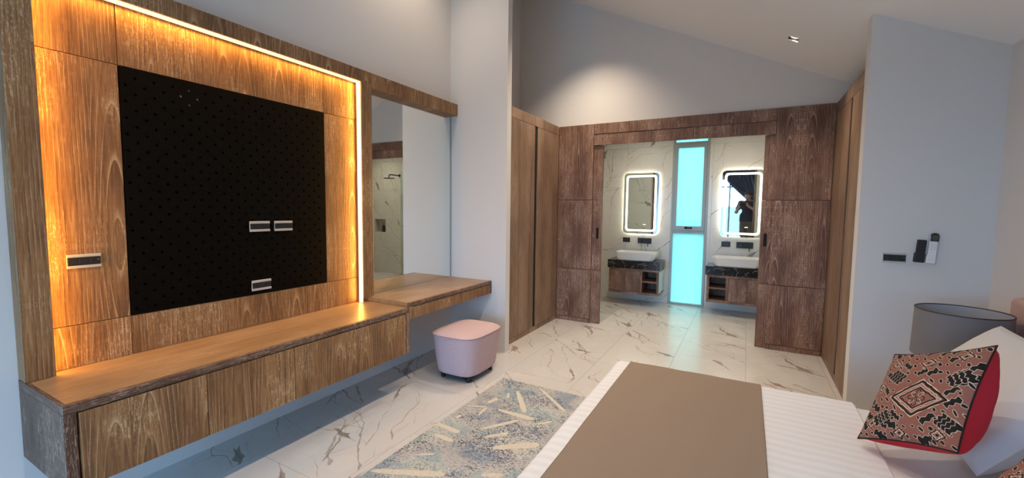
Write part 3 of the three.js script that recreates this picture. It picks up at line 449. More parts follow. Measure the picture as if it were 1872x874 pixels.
function ledMirror(xc, yc, w, h, label, lean = [0, 0]) {
  const o = thing('lit_mirror', label, 'mirror', [xc, yc, DB - (lean[0] ? 0.007 : 0)]); const rs = (w2, h2, r) => { const s = new THREE.Shape(), W = w2 / 2, H = h2 / 2; s.moveTo(-W + r, -H); s.lineTo(W - r, -H); s.absarc(W - r, -H + r, r, -Math.PI / 2, 0); s.lineTo(W, H - r); s.absarc(W - r, H - r, r, 0, Math.PI / 2); s.lineTo(-W + r, H); s.absarc(-W + r, H - r, r, Math.PI / 2, Math.PI); s.lineTo(-W, -H + r); s.absarc(-W + r, -H + r, r, Math.PI, 1.5 * Math.PI); return s; };
  local(o, 'housing', new THREE.BoxGeometry(w - 0.1, h - 0.1, 0.028), M.laminate, 0, 0, 0.0145);
  local(o, 'glass', new THREE.ExtrudeGeometry(rs(w, h, 0.055), { depth: 0.005, bevelEnabled: false }), M.mirror, 0, 0, 0.0295);
  const b = rs(w - 0.07, h - 0.07, 0.045); b.holes.push(new THREE.Path(rs(w - 0.125, h - 0.125, 0.03).getPoints(8).reverse())); local(o, 'light_band', new THREE.ExtrudeGeometry(b, { depth: 0.001, bevelEnabled: false }), M.ring, 0, 0, 0.0347, 'glowing white band set in the glass');
  const glow = rs(w - 0.05, h - 0.05, 0.04); glow.holes.push(new THREE.Path(rs(w - 0.09, h - 0.09, 0.03).getPoints(8).reverse())); local(o, 'back_light', new THREE.ExtrudeGeometry(glow, { depth: 0.006, bevelEnabled: false }), M.ring, 0, 0, 0.02);
  const col = new THREE.Color().setRGB(1, 0.93, 0.72);
  const L = (lw, lh, x, y, toWall) => { const l = new THREE.RectAreaLight(col, toWall ? LAMP.ringBack : LAMP.ring, lw, lh); l.name = 'mirror_glow'; const p = o.position; l.position.set(p.x + x, p.y + y, p.z + (toWall ? 0.018 : 0.0365)); l.lookAt(p.x + x, p.y + y, p.z + (toWall ? -1 : 1)); scene.add(l); };
  for (const s of [-1, 1]) { L(0.016, h - 0.1, s * (w / 2 - 0.035), 0, true); L(w - 0.1, 0.016, 0, s * (h / 2 - 0.035), true); }
  for (const s of [-1, 1]) { L(0.026, h - 0.13, s * (w / 2 - 0.049), 0, false); L(w - 0.13, 0.026, 0, s * (h / 2 - 0.049), false); }
  o.rotation.set(lean[0], lean[1], 0); local(o, 'touch_symbol', new THREE.BoxGeometry(0.04, 0.006, 0.0006), M.ring, 0.06, -h / 2 + 0.14, 0.0349);
}
ledMirror(-1.425, 1.497, 0.52, 0.92, 'lit rounded mirror above the left vanity'); ledMirror(-0.065, 1.497, 0.52, 0.92, 'lit rounded mirror reflecting the person above the right vanity', [0.014, 0.0125]);
for (const [sx, tx, w] of [[-1.633, -1.357, 'left'], [-0.243, -0.01, 'right']]) {
  const o = thing('bathroom_socket', `small black socket plate above the ${w} basin`, 'socket', [sx, 0.931, DB - 0.0005], 'bathroom sockets'); local(o, 'plate', rbox(0.112, 0.072, 0.008, 0.003), M.black, 0, 0, 0.004); local(o, 'insert', rbox(0.07, 0.045, 0.003, 0.001), M.socket, 0, 0, 0.0095);
  const t = thing('wall_tap', `black wall-mounted mixer tap over the ${w} basin`, 'tap', [tx, 0.928, DB - 0.0005], 'wall taps'); local(t, 'plate', rbox(0.205, 0.085, 0.012, 0.003), M.black, 0, 0, 0.006);
  local(t, 'spout', new THREE.CylinderGeometry(0.011, 0.011, 0.18, 16).rotateX(Math.PI / 2), M.black, -0.045, -0.006, 0.102); local(t, 'handle', mergeGeometries([new THREE.CylinderGeometry(0.02, 0.02, 0.04, 20).rotateX(Math.PI / 2), new THREE.CylinderGeometry(0.005, 0.005, 0.075, 10).translate(0, -0.045, 0.012)]), M.black, 0.055, -0.002, 0.032, 'black lever handle');
}
{ // shower seen in the dressing mirror
  const o = thing('overhead_shower', 'black shower head on a bent arm reflected in the dressing mirror', 'shower', [1.05, 2.05, DB]);
  const c = new THREE.CatmullRomCurve3([[0, 0, 0.0], [0, 0, 0.1], [0, 0, 0.27], [0, -0.02, 0.3], [0, -0.07, 0.3]].map((p) => new THREE.Vector3(...p)), false, 'catmullrom', 0.2);
  local(o, 'arm', new THREE.TubeGeometry(c, 40, 0.011, 10), M.black); local(o, 'wall_flange', new THREE.CylinderGeometry(0.03, 0.03, 0.008, 24).rotateX(Math.PI / 2), M.black, 0, 0, 0.004); local(o, 'rose', new THREE.CylinderGeometry(0.11, 0.11, 0.012, 32), M.black, 0, -0.075, 0.3);
  const s = thing('shower_screen', 'clear glass shower screen reflected in the dressing mirror', 'screen', [0.66, 0, 6.49]); slab(s, 'pane', M.showerGlass, 0.655, 0.663, 0.012, 2.1, 6.3, DB - 0.004, 0.002); slab(s, 'channel', M.black, 0.648, 0.67, 0.0, 0.012, 6.3, DB - 0.004, 0.002);
  const b = thing('soap_bottle', 'small dark bottle standing in the shower niche', 'bottle', [1.58, NICHE[2] + 0.0, DB + 0.06]); local(b, 'body', new THREE.LatheGeometry([[0, 0.001], [0.03, 0.001], [0.032, 0.006], [0.032, 0.12], [0.024, 0.135], [0.012, 0.14], [0.012, 0.15], [0, 0.15]].map((p) => new THREE.Vector2(...p)), 24), M.dark); local(b, 'pump', new THREE.CylinderGeometry(0.006, 0.006, 0.04, 12).translate(0, 0.17, 0), M.black);
}

// ------------------------------------------------------------------ bed
console.log('bed');
const BX0 = -0.645, BX1 = 1.165, BD0 = 0.55, BD1 = 2.475, BY = 0.525;
function stripeTexture() { const W = 512, d = new Uint8Array(W * W * 4), b = new Uint8Array(W * W * 4); for (let j = 0; j < W; j++) for (let i = 0; i < W; i++) { const t = smooth(0.44, 0.5, (j / W * 8) % 1) - smooth(0.94, 1, (j / W * 8) % 1), o = (j * W + i) * 4, v = mix(222, 228, t) + (hash(i, j, 1) - 0.5) * 6; d[o] = v; d[o + 1] = v - 1; d[o + 2] = v + 1; d[o + 3] = 255; b[o] = b[o + 1] = b[o + 2] = 120 + t * 60 + hash(i, j, 2) * 40; b[o + 3] = 255; } return [texOf(d, W, W, true), texOf(b, W, W, false)]; }
const [strC, strB] = stripeTexture(); for (const t of [strC, strB]) t.repeat.set(1 / 0.4, 1 / 0.4);
const duvetMat = new THREE.MeshStandardMaterial({ map: strC, bumpMap: strB, bumpScale: 0.0001, roughness: 0.75 });
// cloth over a slab: rounded at the sides that hang; returns a closed-looking draped sheet with thickness
function drape(x0, x1, d0, d1, top, drops, r, wrinkle, nx, nd, s) {
  const prof = (a0, a1, dropA, dropB, n) => { const out = [], L = []; const arc = Math.PI / 2 * r; const seg = [dropA ? dropA - r : 0, dropA ? arc : 0, (a1 - a0) - (dropA ? r : 0) - (dropB ? r : 0), dropB ? arc : 0, dropB ? dropB - r : 0]; const T = seg.reduce((p, q) => p + q, 0);
    for (let i = 0; i <= n; i++) { let l = i / n * T; const l0 = l; let a, y; if (l < seg[0]) { a = a0; y = -(seg[0] - l) - r; } else if ((l -= seg[0]) < seg[1]) { const q = l / r; a = a0 + r - r * Math.cos(q); y = -r + r * Math.sin(q); } else if ((l -= seg[1]) <= seg[2]) { a = a0 + (dropA ? r : 0) + l; y = 0; } else if ((l -= seg[2]) < seg[3]) { const q = l / r; a = a1 - r + r * Math.sin(q); y = -r + r * Math.cos(q); } else { l -= seg[3]; a = a1; y = -r - l; } out.push([a, y, l0]); } return out; };
  const px = prof(x0, x1, drops[0], drops[1], nx), pd = prof(d0, d1, drops[2], drops[3], nd), pos = [], uv = [], idx = [];
  for (let i = 0; i <= nx; i++) for (let j = 0; j <= nd; j++) { const [x, yx, u] = px[i], [d, yd, v] = pd[j]; const y = Math.min(yx, yd) ; const k = (fbm(x * 5 + s, d * 5, s + 3, 3) - 0.5) * wrinkle + (noise(x * 14, d * 4, s + 5) - 0.5) * wrinkle * 0.4; const flare = 0.04 * Math.max(0, -y - r); pos.push(x + (yx < -r ? (i < nx / 2 ? -1 : 1) * (flare + k * 2) : 0), top + y + (y > -r ? k : 0), -(d + (yd < -r ? (j < nd / 2 ? -1 : 1) * (flare + k * 2) : 0))); uv.push(u, v); }
  for (let i = 0; i < nx; i++) for (let j = 0; j < nd; j++) { const a = i * (nd + 1) + j, b = a + nd + 1; idx.push(a, b, a + 1, b, b + 1, a + 1); }
  const g = new THREE.BufferGeometry(); g.setAttribute('position', new THREE.Float32BufferAttribute(pos, 3)); g.setAttribute('uv', new THREE.Float32BufferAttribute(uv, 2)); g.setIndex(idx); g.computeVertexNormals();
  return g;
}
{
  const o = thing('bed', 'large bed with white striped bedding', 'bed', [(BX0 + BX1) / 2, 0, (BD0 + BD1) / 2]);
  slab(o, 'base', M.leather, BX0 + 0.12, BX1, 0.05, 0.24, BD0 + 0.06, BD1 - 0.06, 0.02); for (const x of [BX0 + 0.2, BX1 - 0.1]) for (const d of [BD0 + 0.15, BD1 - 0.15]) part(o, 'leg', new THREE.CylinderGeometry(0.03, 0.022, 0.05, 16), M.dark, x, 0.025, d);
  slab(o, 'mattress', M.linen, BX0 + 0.05, BX1, 0.241, BY - 0.024, BD0 + 0.045, BD1 - 0.045, 0.05);
  const f = new THREE.Group(); f.name = 'bedding';
  local(o, 'duvet', drape(BX0, 0.462, BD0, BD1, BY, [0.3, 0, 0.3, 0.3], 0.055, 0.008, 90, 140, 4), duvetMat, -o.position.x, 0, -o.position.z, 'white duvet with tone-on-tone stripes');
  part(o, 'duvet_hem', new THREE.CapsuleGeometry(0.01, BD1 - BD0 - 0.12, 6, 12).rotateX(Math.PI / 2), duvetMat, 0.462, BY - 0.01, (BD0 + BD1) / 2);
  local(o, 'sheet', drape(0.40, BX1 - 0.01, BD0 + 0.02, BD1 - 0.02, BY - 0.016, [0, 0, 0.2, 0.2], 0.05, 0.006, 40, 120, 9), M.linen, -o.position.x, 0, -o.position.z, 'plain white sheet');
}
{
  const o = thing('headboard', 'pink leather headboard on the wall behind the pillows', 'headboard', [1.22, 0.06, 1.64]);
  slab(o, 'upholstery', M.leather, BX1 + 0.015, BX1 + 0.09, 0.06, 0.985, 0.2, 3.085, 0.03); slab(o, 'wall_cleat', M.dark, BX1 + 0.0905, XR - 0.001, 0.3, 0.8, 0.4, 2.9, 0.002);
}
{
  const o = thing('bed_runner', 'taupe brown cloth runner laid across the foot of the bed', 'bed runner', [-0.2, BY, 1.5]);
  local(o, 'cloth', drape(-0.548, 0.098, BD0 - 0.006, BD1 + 0.006, BY + 0.007, [0, 0, 0.28, 0.28], 0.058, 0.008, 60, 140, 4), M.runner, -o.position.x, -o.position.y, -o.position.z);
  const e = (x) => { const c = new THREE.CatmullRomCurve3([...Array(25)].map((_, i) => { const d = mix(BD0 + 0.07, BD1 - 0.07, i / 24), k = (fbm(x * 5 + 4, d * 5, 7, 3) - 0.5) * 0.008 + (noise(x * 14, d * 4, 9) - 0.5) * 0.0032; return new THREE.Vector3(x, BY + 0.005 + k, -d); })); local(o, 'hem', new THREE.TubeGeometry(c, 60, 0.0028, 6), M.runner, -o.position.x, -o.position.y, -o.position.z); }; e(-0.546); e(0.096);
}
// pillows and cushions: two skins that bulge between four corners; edges pulled in
function cushionGeometry(w, h, t, side, n = 28, s = 1, pinch = 0.07) {
  const pos = [], uv = [], idx = [];
  for (let j = 0; j <= n; j++) for (let i = 0; i <= n; i++) {
    const u = i / n * 2 - 1, v = j / n * 2 - 1, b = ((1 - u * u) * (1 - v * v)) ** 0.42;
    const wr = (fbm(u * 3 + s * 5, v * 3, s + 7, 3) - 0.5) * 0.12 * b;
    pos.push(u * w / 2 * (1 - pinch * (1 - v * v) * Math.abs(u) ** 2), v * h / 2 * (1 - pinch * (1 - u * u) * Math.abs(v) ** 2), side * t / 2 * (b + wr)); uv.push(i / n, j / n);
  }
  for (let j = 0; j < n; j++) for (let i = 0; i < n; i++) { const a = j * (n + 1) + i, c = a + n + 1; side > 0 ? idx.push(a, a + 1, c, c, a + 1, c + 1) : idx.push(a, c, a + 1, c, c + 1, a + 1); }
  const g = new THREE.BufferGeometry(); g.setAttribute('position', new THREE.Float32BufferAttribute(pos, 3)); g.setAttribute('uv', new THREE.Float32BufferAttribute(uv, 2)); g.setIndex(idx); g.computeVertexNormals(); return g;
}
const edgeCurve = (w, h, pinch, n = 28) => { const p = []; const P = (u, v) => p.push(new THREE.Vector3(u * w / 2 * (1 - pinch * (1 - v * v) * u * u), v * h / 2 * (1 - pinch * (1 - u * u) * v * v), 0)); for (let i = 0; i < n; i++) P(i / n * 2 - 1, -1); for (let i = 0; i < n; i++) P(1, i / n * 2 - 1); for (let i = 0; i < n; i++) P(1 - i / n * 2, 1); for (let i = 0; i < n; i++) P(-1, 1 - i / n * 2); return new THREE.CatmullRomCurve3(p, true, 'catmullrom', 0.1); };
function ikat() {
  const S = 1024, cv = document.createElement('canvas'); cv.width = cv.height = S; const c = cv.getContext('2d'); seed = 612;
  c.fillStyle = '#8f5c4f'; c.fillRect(0, 0, S, S); c.lineJoin = 'round';
  const CR = '#d9c3ae', BK = '#0d0a0b';
  const blob = (pts, lw = 9) => { c.beginPath(); pts.forEach((p, i) => (i ? c.lineTo(...p) : c.moveTo(...p))); c.closePath(); c.strokeStyle = CR; c.lineWidth = lw; c.stroke(); c.fillStyle = BK; c.fill(); };
  const almond = (x, y, w, h, a, lw = 8) => { c.save(); c.translate(x, y); c.rotate(a); c.beginPath(); c.ellipse(0, 0, w, h, 0, 0, 7); c.strokeStyle = CR; c.lineWidth = lw; c.stroke(); c.fillStyle = BK; c.fill(); c.restore(); };
  const jag = (x, y, len, th, a, teeth) => { c.save(); c.translate(x, y); c.rotate(a); const p = []; for (let i = 0; i <= teeth; i++) { p.push([-len / 2 + len * i / teeth, -th / 2 - (i % 2 ? th * rr(0.5, 1.1) : 0)]); } for (let i = teeth; i >= 0; i--) p.push([-len / 2 + len * (i + 0.4) / teeth, th / 2 + (i % 2 ? 0 : th * rr(0.4, 1))]); blob(p, 9); c.restore(); };
  const ragged = (cx, cy, w, h, col, lw) => { c.beginPath(); const K = 44; for (let i = 0; i <= K; i++) { const t = i / K * 4, k = Math.floor(t) % 4, f = t - Math.floor(t), q = [[0, -h], [w, 0], [0, h], [-w, 0]], A = q[k], B = q[(k + 1) % 4]; const x = cx + mix(A[0], B[0], f) + rr(-5, 5), y = cy + mix(A[1], B[1], f) + rr(-5, 5); i ? c.lineTo(x, y) : c.moveTo(x, y); } c.closePath(); c.strokeStyle = col; c.lineWidth = lw; c.stroke(); };
  const DX = 600, DY = 600, diamond = (cx, cy, k, m) => { c.fillStyle = '#8f5c4f'; c.beginPath(); c.moveTo(cx, cy - 165 * m); c.lineTo(cx + 200 * k, cy); c.lineTo(cx, cy + 165 * m); c.lineTo(cx - 200 * k, cy); c.fill(); ragged(cx, cy, 190 * k, 150 * m, CR, 10); ragged(cx, cy, 176 * k, 137 * m, BK, 20); ragged(cx, cy, 152 * k, 115 * m, CR, 8); ragged(cx, cy, 130 * k, 97 * m, CR, 7); ragged(cx, cy, 114 * k, 83 * m, BK, 12); };
  // rows of motifs around the large centre diamond
  for (let r = 0; r < 11; r++) for (let q = 0; q < 13; q++) { const x = 40 + q * 80 + (r % 2) * 40 + rr(-10, 10), y = 46 + r * 94 + rr(-10, 10); if (Math.abs(x - DX) / 320 + Math.abs(y - DY) / 240 < 1) continue; const k = rnd(); if (k < 0.55) almond(x, y, rr(14, 27), rr(9, 16), rr(0.3, 1.0)); else if (k < 0.86) jag(x, y, rr(90, 150), rr(22, 34), (q < 6 ? 1 : -1) * rr(0.4, 0.9), Math.round(rr(3, 6))); else almond(x, y, rr(24, 40), rr(8, 12), rr(0.5, 1.0), 10); }
  for (const [x, y, k] of [[190, 190, 0.42], [560, 200, 0.5], [870, 130, 0.42], [130, 480, 0.42], [930, 330, 0.42], [170, 880, 0.46], [512, 965, 0.4], [870, 930, 0.42]]) { c.fillStyle = '#8f5c4f'; c.beginPath(); c.moveTo(x, y - 160 * k); c.lineTo(x + 200 * k, y); c.lineTo(x, y + 160 * k); c.lineTo(x - 200 * k, y); c.fill(); ragged(x, y, 180 * k, 140 * k, CR, 6); ragged(x, y, 160 * k, 122 * k, BK, 9); ragged(x, y, 110 * k, 84 * k, CR, 6); almond(x, y, 26 * k + 6, 22 * k + 4, 0, 5); }
  for (const s of [-1, 1]) for (let i = 0; i < 4; i++) { jag(DX + s * (250 + i * 40), 400 - i * 22, 120, 26, s * 0.9, 5); jag(DX + s * (270 + i * 36), 790 + i * 20, 120, 26, -s * 0.9, 5); }
  diamond(DX, DY, 1.55, 1.3);
  c.strokeStyle = CR; c.lineWidth = 5; for (const a of [0, 1, 2, 3]) { c.save(); c.translate(DX, DY); c.rotate(a * Math.PI / 2 + 0.1); c.beginPath(); c.ellipse(46, 0, 38, 22, 0, 0, 7); c.strokeStyle = BK; c.lineWidth = 8; c.stroke(); c.restore(); c.save(); c.translate(DX, DY); c.rotate(a * Math.PI / 2 + Math.PI / 4); c.beginPath(); c.ellipse(52, 0, 26, 17, 0, 0, 7); c.strokeStyle = CR; c.lineWidth = 6; c.stroke(); c.restore(); }
  almond(DX, DY, 10, 10, 0, 4);
  return canvasTexture(cv);
}
const ikatMat = new THREE.MeshStandardMaterial({ map: ikat(), roughness: 0.9, bumpMap: weave, bumpScale: 0.0006 });
function cushion(label, x, y, d, e, size) {
  const o = thing('patterned_cushion', label, 'cushion', [x, y, d], 'patterned cushions'); o.rotation.set(e[1], e[0], e[2], 'YXZ');
  local(o, 'front_cover', cushionGeometry(size, size, 0.075, 1, 32, 2), ikatMat, 0, 0, 0, 'ikat-patterned front in brown, black and cream'); local(o, 'back_cover', cushionGeometry(size, size, 0.27, -1, 32, 5), M.red, 0, 0, 0, 'plain red back'); local(o, 'piping', new THREE.TubeGeometry(edgeCurve(size, size, 0.07), 140, 0.0026, 6, true), M.piping, 0, 0, 0, 'black piping');
}
cushion('patterned cushion with red back leaning on the white pillow', 0.553, 0.772, 1.93, [-1.357, -0.572, 0.49], 0.38);
cushion('patterned cushion cut off by the bottom right corner of the photo', 0.518, 0.714, 1.228, [-1.5, -0.7, 0.1], 0.36);
function pillow(label, x, y, d, e, w, h) { const o = thing('bed_pillow', label, 'pillow', [x, y, d], 'white bed pillows'); o.rotation.set(e[1], e[0], e[2], 'YXZ'); local(o, 'front', cushionGeometry(w, h, 0.17, 1, 30, 8, 0.04), M.linen); local(o, 'back', cushionGeometry(w, h, 0.24, -1, 30, 9, 0.04), M.linen); }
pillow('white bed pillow leaning on the headboard behind the patterned cushion with red back', 0.855, 0.722, 2.3, [-1.5708, -0.72, 0], 0.78, 0.48);
pillow('white bed pillow leaning on the headboard nearest the camera', 0.9, 0.73, 1.32, [-1.5708, -0.7, 0], 0.76, 0.48);
{ // bedside table and lamp
  const t = thing('bedside_table', 'small wood bedside table hidden behind the bed', 'table', [1.03, 0, 2.92]); slab(t, 'top', M.hall, 0.87, 1.16, 0.375, 0.4, 2.74, 3.07, 0.004); slab(t, 'body', M.hall, 0.88, 1.15, 0.12, 0.374, 2.75, 3.06, 0.003); for (const a of [0.9, 1.13]) for (const b of [2.77, 3.04]) part(t, 'leg', new THREE.CylinderGeometry(0.014, 0.01, 0.12, 12), M.dark, a, 0.06, b);
  const o = thing('table_lamp', 'bedside lamp with grey drum shade beside the pink headboard', 'lamp', [0.968, 0.401, 2.94]); const y0 = 0.27, y1 = 0.51, r0 = 0.182, r1 = 0.176;
  local(o, 'base', new THREE.CylinderGeometry(0.08, 0.085, 0.02, 32), M.chrome, 0, 0.01, 0); local(o, 'stem', new THREE.CylinderGeometry(0.014, 0.014, 0.32, 16), M.chrome, 0, 0.18, 0);
  local(o, 'shade', new THREE.LatheGeometry([[r0, y0], [r1, y1], [r1 - 0.003, y1], [r0 - 0.003, y0], [r0, y0]].map((p) => new THREE.Vector2(...p)), 64), M.shade); local(o, 'shade_rim', new THREE.TorusGeometry(r1 - 0.001, 0.0028, 8, 64).rotateX(Math.PI / 2), M.dark, 0, y1, 0); local(o, 'lining', new THREE.CylinderGeometry(r1 - 0.004, r0 - 0.004, y1 - y0 - 0.004, 64, 1, true), M.shadeIn, 0, (y0 + y1) / 2, 0); local(o, 'bulb', new THREE.SphereGeometry(0.03, 16, 12), M.white, 0, 0.37, 0);
}
// ------------------------------------------------------------------ rug
{
  const x0 = -1.69, x1 = -0.56, d0 = 0.15, d1 = 2.955, W = 1024, H = 2048, sx = W / (x1 - x0), sd = H / (d1 - d0);
  const cv = document.createElement('canvas'); cv.width = W; cv.height = H; const c = cv.getContext('2d'); c.fillStyle = '#000'; c.fillRect(0, 0, W, H); seed = 88;
  const strokes = [[-1.47, 2.79, -1.27, 2.52, 0.05], [-1.44, 2.46, -1.18, 2.46, 0.05], [-1.34, 2.92, -1.04, 2.67, 0.035], [-1.4, 2.19, -1.26, 2.39, 0.04], [-1.68, 2.1, -1.51, 2.08, 0.05], [-1.61, 1.99, -1.48, 1.98, 0.045], [-1.33, 2.12, -1.24, 2.22, 0.04], [-1.23, 2.04, -1.02, 2.2, 0.075], [-1.67, 1.54, -1.33, 1.7, 0.06], [-1.56, 2.52, -1.54, 2.6, 0.05], [-1.52, 2.33, -1.53, 2.44, 0.03], [-1.12, 2.42, -1.06, 2.49, 0.03], [-1.63, 2.23, -1.62, 2.26, 0.04], [-1.15, 1.8, -1.06, 1.84, 0.05], [-1.56, 1.77, -1.49, 1.82, 0.02], [-1.66, 2.4, -1.55, 2.45, 0.02], [-1.51, 2.72, -1.48, 2.66, 0.03]];
  for (let i = 0; i < 26; i++) { const x = rr(x0 + 0.05, x1 - 0.1), d = rr(d0, 1.5), a = rr(0, 6.3), l = rr(0.1, 0.3); strokes.push([x, d, x + Math.cos(a) * l, d + Math.sin(a) * l, rr(0.03, 0.06)]); }
  for (const [a, b, p, q, w] of strokes) { c.save(); const X = (v) => (v - x0) * sx, Y = (v) => (v - d0) * sd; c.translate((X(a) + X(p)) / 2, (Y(b) + Y(q)) / 2); c.rotate(Math.atan2(Y(q) - Y(b), X(p) - X(a))); const L = Math.hypot(X(p) - X(a), Y(q) - Y(b)) / 2 + 6, T = w * sd * 0.5; c.fillStyle = '#fff'; c.beginPath(); for (let k = 0; k < 40; k++) { const t = k / 40 * Math.PI * 2, ex = Math.cos(t), ey = Math.sin(t); const u = Math.sign(ex) * Math.abs(ex) ** 0.6 * L * (1 + rr(-0.04, 0.04)), v = Math.sign(ey) * Math.abs(ey) ** 0.6 * T * (0.8 + 0.2 * Math.cos(t)) * (1 + rr(-0.12, 0.12)); k ? c.lineTo(u, v) : c.moveTo(u, v); } c.closePath(); c.fill(); c.restore(); }
  const mask = c.getImageData(0, 0, W, H).data, data = new Uint8Array(W * H * 4), bmp = new Uint8Array(W * H * 4);
  const pal = [[160, 166, 168], [140, 152, 157], [154, 166, 166], [176, 174, 168], [170, 166, 162], [138, 147, 156]], dk = [72, 78, 96], cr = [204, 194, 176];
  for (let j = 0; j < H; j++) for (let i = 0; i < W; i++) {
    const o = (j * W + i) * 4, x = i / sx, y = j / sd, n1 = fbm(x * 5, y * 5, 201, 4), n2 = fbm(x * 7 + 9, y * 7, 221, 3), n3 = fbm(x * 4 + 3, y * 4 + 7, 241, 3);
    const k = clamp((n1 - 0.25) * 2) * 4.99, a = pal[Math.floor(k)], b = pal[Math.min(5, Math.floor(k) + 1)], f = k - Math.floor(k);
    const sp = noise(i * 0.12, j * 0.26, 261), sp2 = noise(i * 0.22, j * 0.42, 281), dkAmt = smooth(0.52, 0.7, sp * 0.6 + sp2 * 0.4 + (n2 - 0.5) * 0.35) * (0.45 + 0.55 * smooth(0.3, 0.6, n2)) * 0.8, ltAmt = smooth(0.55, 0.75, 1 - sp2) * 0.55 * smooth(0.3, 0.6, n3);
    const m = mask[o] / 255, warm = smooth(0.55, 0.72, n3);
    for (let q = 0; q < 3; q++) { let v = mix(a[q], b[q], f); v = mix(v, [188, 184, 158][q], warm * 0.35); v = mix(v, 222 - q * 6, ltAmt); v = mix(v, dk[q], dkAmt); v = mix(v, cr[q] + (sp2 - 0.5) * 26, m); data[o + q] = v; } data[o + 3] = 255;
    bmp[o] = bmp[o + 1] = bmp[o + 2] = 90 + sp * 60 + sp2 * 50 + m * 40; bmp[o + 3] = 255;
  }
  const map = texOf(data, W, H, true, THREE.ClampToEdgeWrapping), bm = texOf(bmp, W, H, false, THREE.ClampToEdgeWrapping);
  const g = new RoundedBoxGeometry(x1 - x0, 0.013, d1 - d0, 2, 0.004), p = g.attributes.position, uv = g.attributes.uv; for (let i = 0; i < p.count; i++) uv.setXY(i, p.getX(i) / (x1 - x0) + 0.5, -p.getZ(i) / (d1 - d0) + 0.5);
  const o = new THREE.Mesh(g, new THREE.MeshStandardMaterial({ map, bumpMap: bm, bumpScale: 0.004, roughness: 1 })); o.name = 'rug'; o.position.set((x0 + x1) / 2, 0.0068, -(d0 + d1) / 2); o.userData = { label: 'distressed blue-grey rug with cream brush strokes beside the bed', category: 'rug' }; scene.add(o);
}
// ------------------------------------------------------------------ curtain behind the camera
{
  const o = thing('curtain', 'dark tied-back curtain at the balcony doors, seen in the right vanity mirror', 'curtain', [0.55, 0, DR + 0.12]);
  const nu = 160, nv = 60, pos = [], uv = [], idx = [];
  for (let j = 0; j <= nv; j++) for (let i = 0; i <= nu; i++) { const u = i / nu, v = j / nv, y = 2.55 - v * 2.5; const tie = v < 0.6 ? smooth(0, 0.6, v) ** 1.15 : 1 - 0.35 * smooth(0.6, 1, v); const l = mix(-0.55, 0.42, tie), r = mix(1.05, 0.72, tie); const fold = Math.sin(u * Math.PI * 2 * 13) * mix(0.035, 0.02, tie); pos.push(mix(l, r, u) - 0.55, y, fold); uv.push(u * 2, y); }
  for (let j = 0; j < nv; j++) for (let i = 0; i < nu; i++) { const a = j * (nu + 1) + i, b = a + nu + 1; idx.push(a, b, a + 1, b, b + 1, a + 1); }
  const g = new THREE.BufferGeometry(); g.setAttribute('position', new THREE.Float32BufferAttribute(pos, 3)); g.setAttribute('uv', new THREE.Float32BufferAttribute(uv, 2)); g.setIndex(idx); g.computeVertexNormals(); local(o, 'fabric', g, M.curtain); local(o, 'tie_band', new THREE.TorusGeometry(0.165, 0.018, 8, 32).scale(1, 1, 0.4).rotateX(Math.PI / 2), M.curtain, 0.02, 1.05, 0); local(o, 'rail', new THREE.CylinderGeometry(0.014, 0.014, 3.4, 12).rotateZ(Math.PI / 2), M.alu, -1.2, 2.58, 0);
}
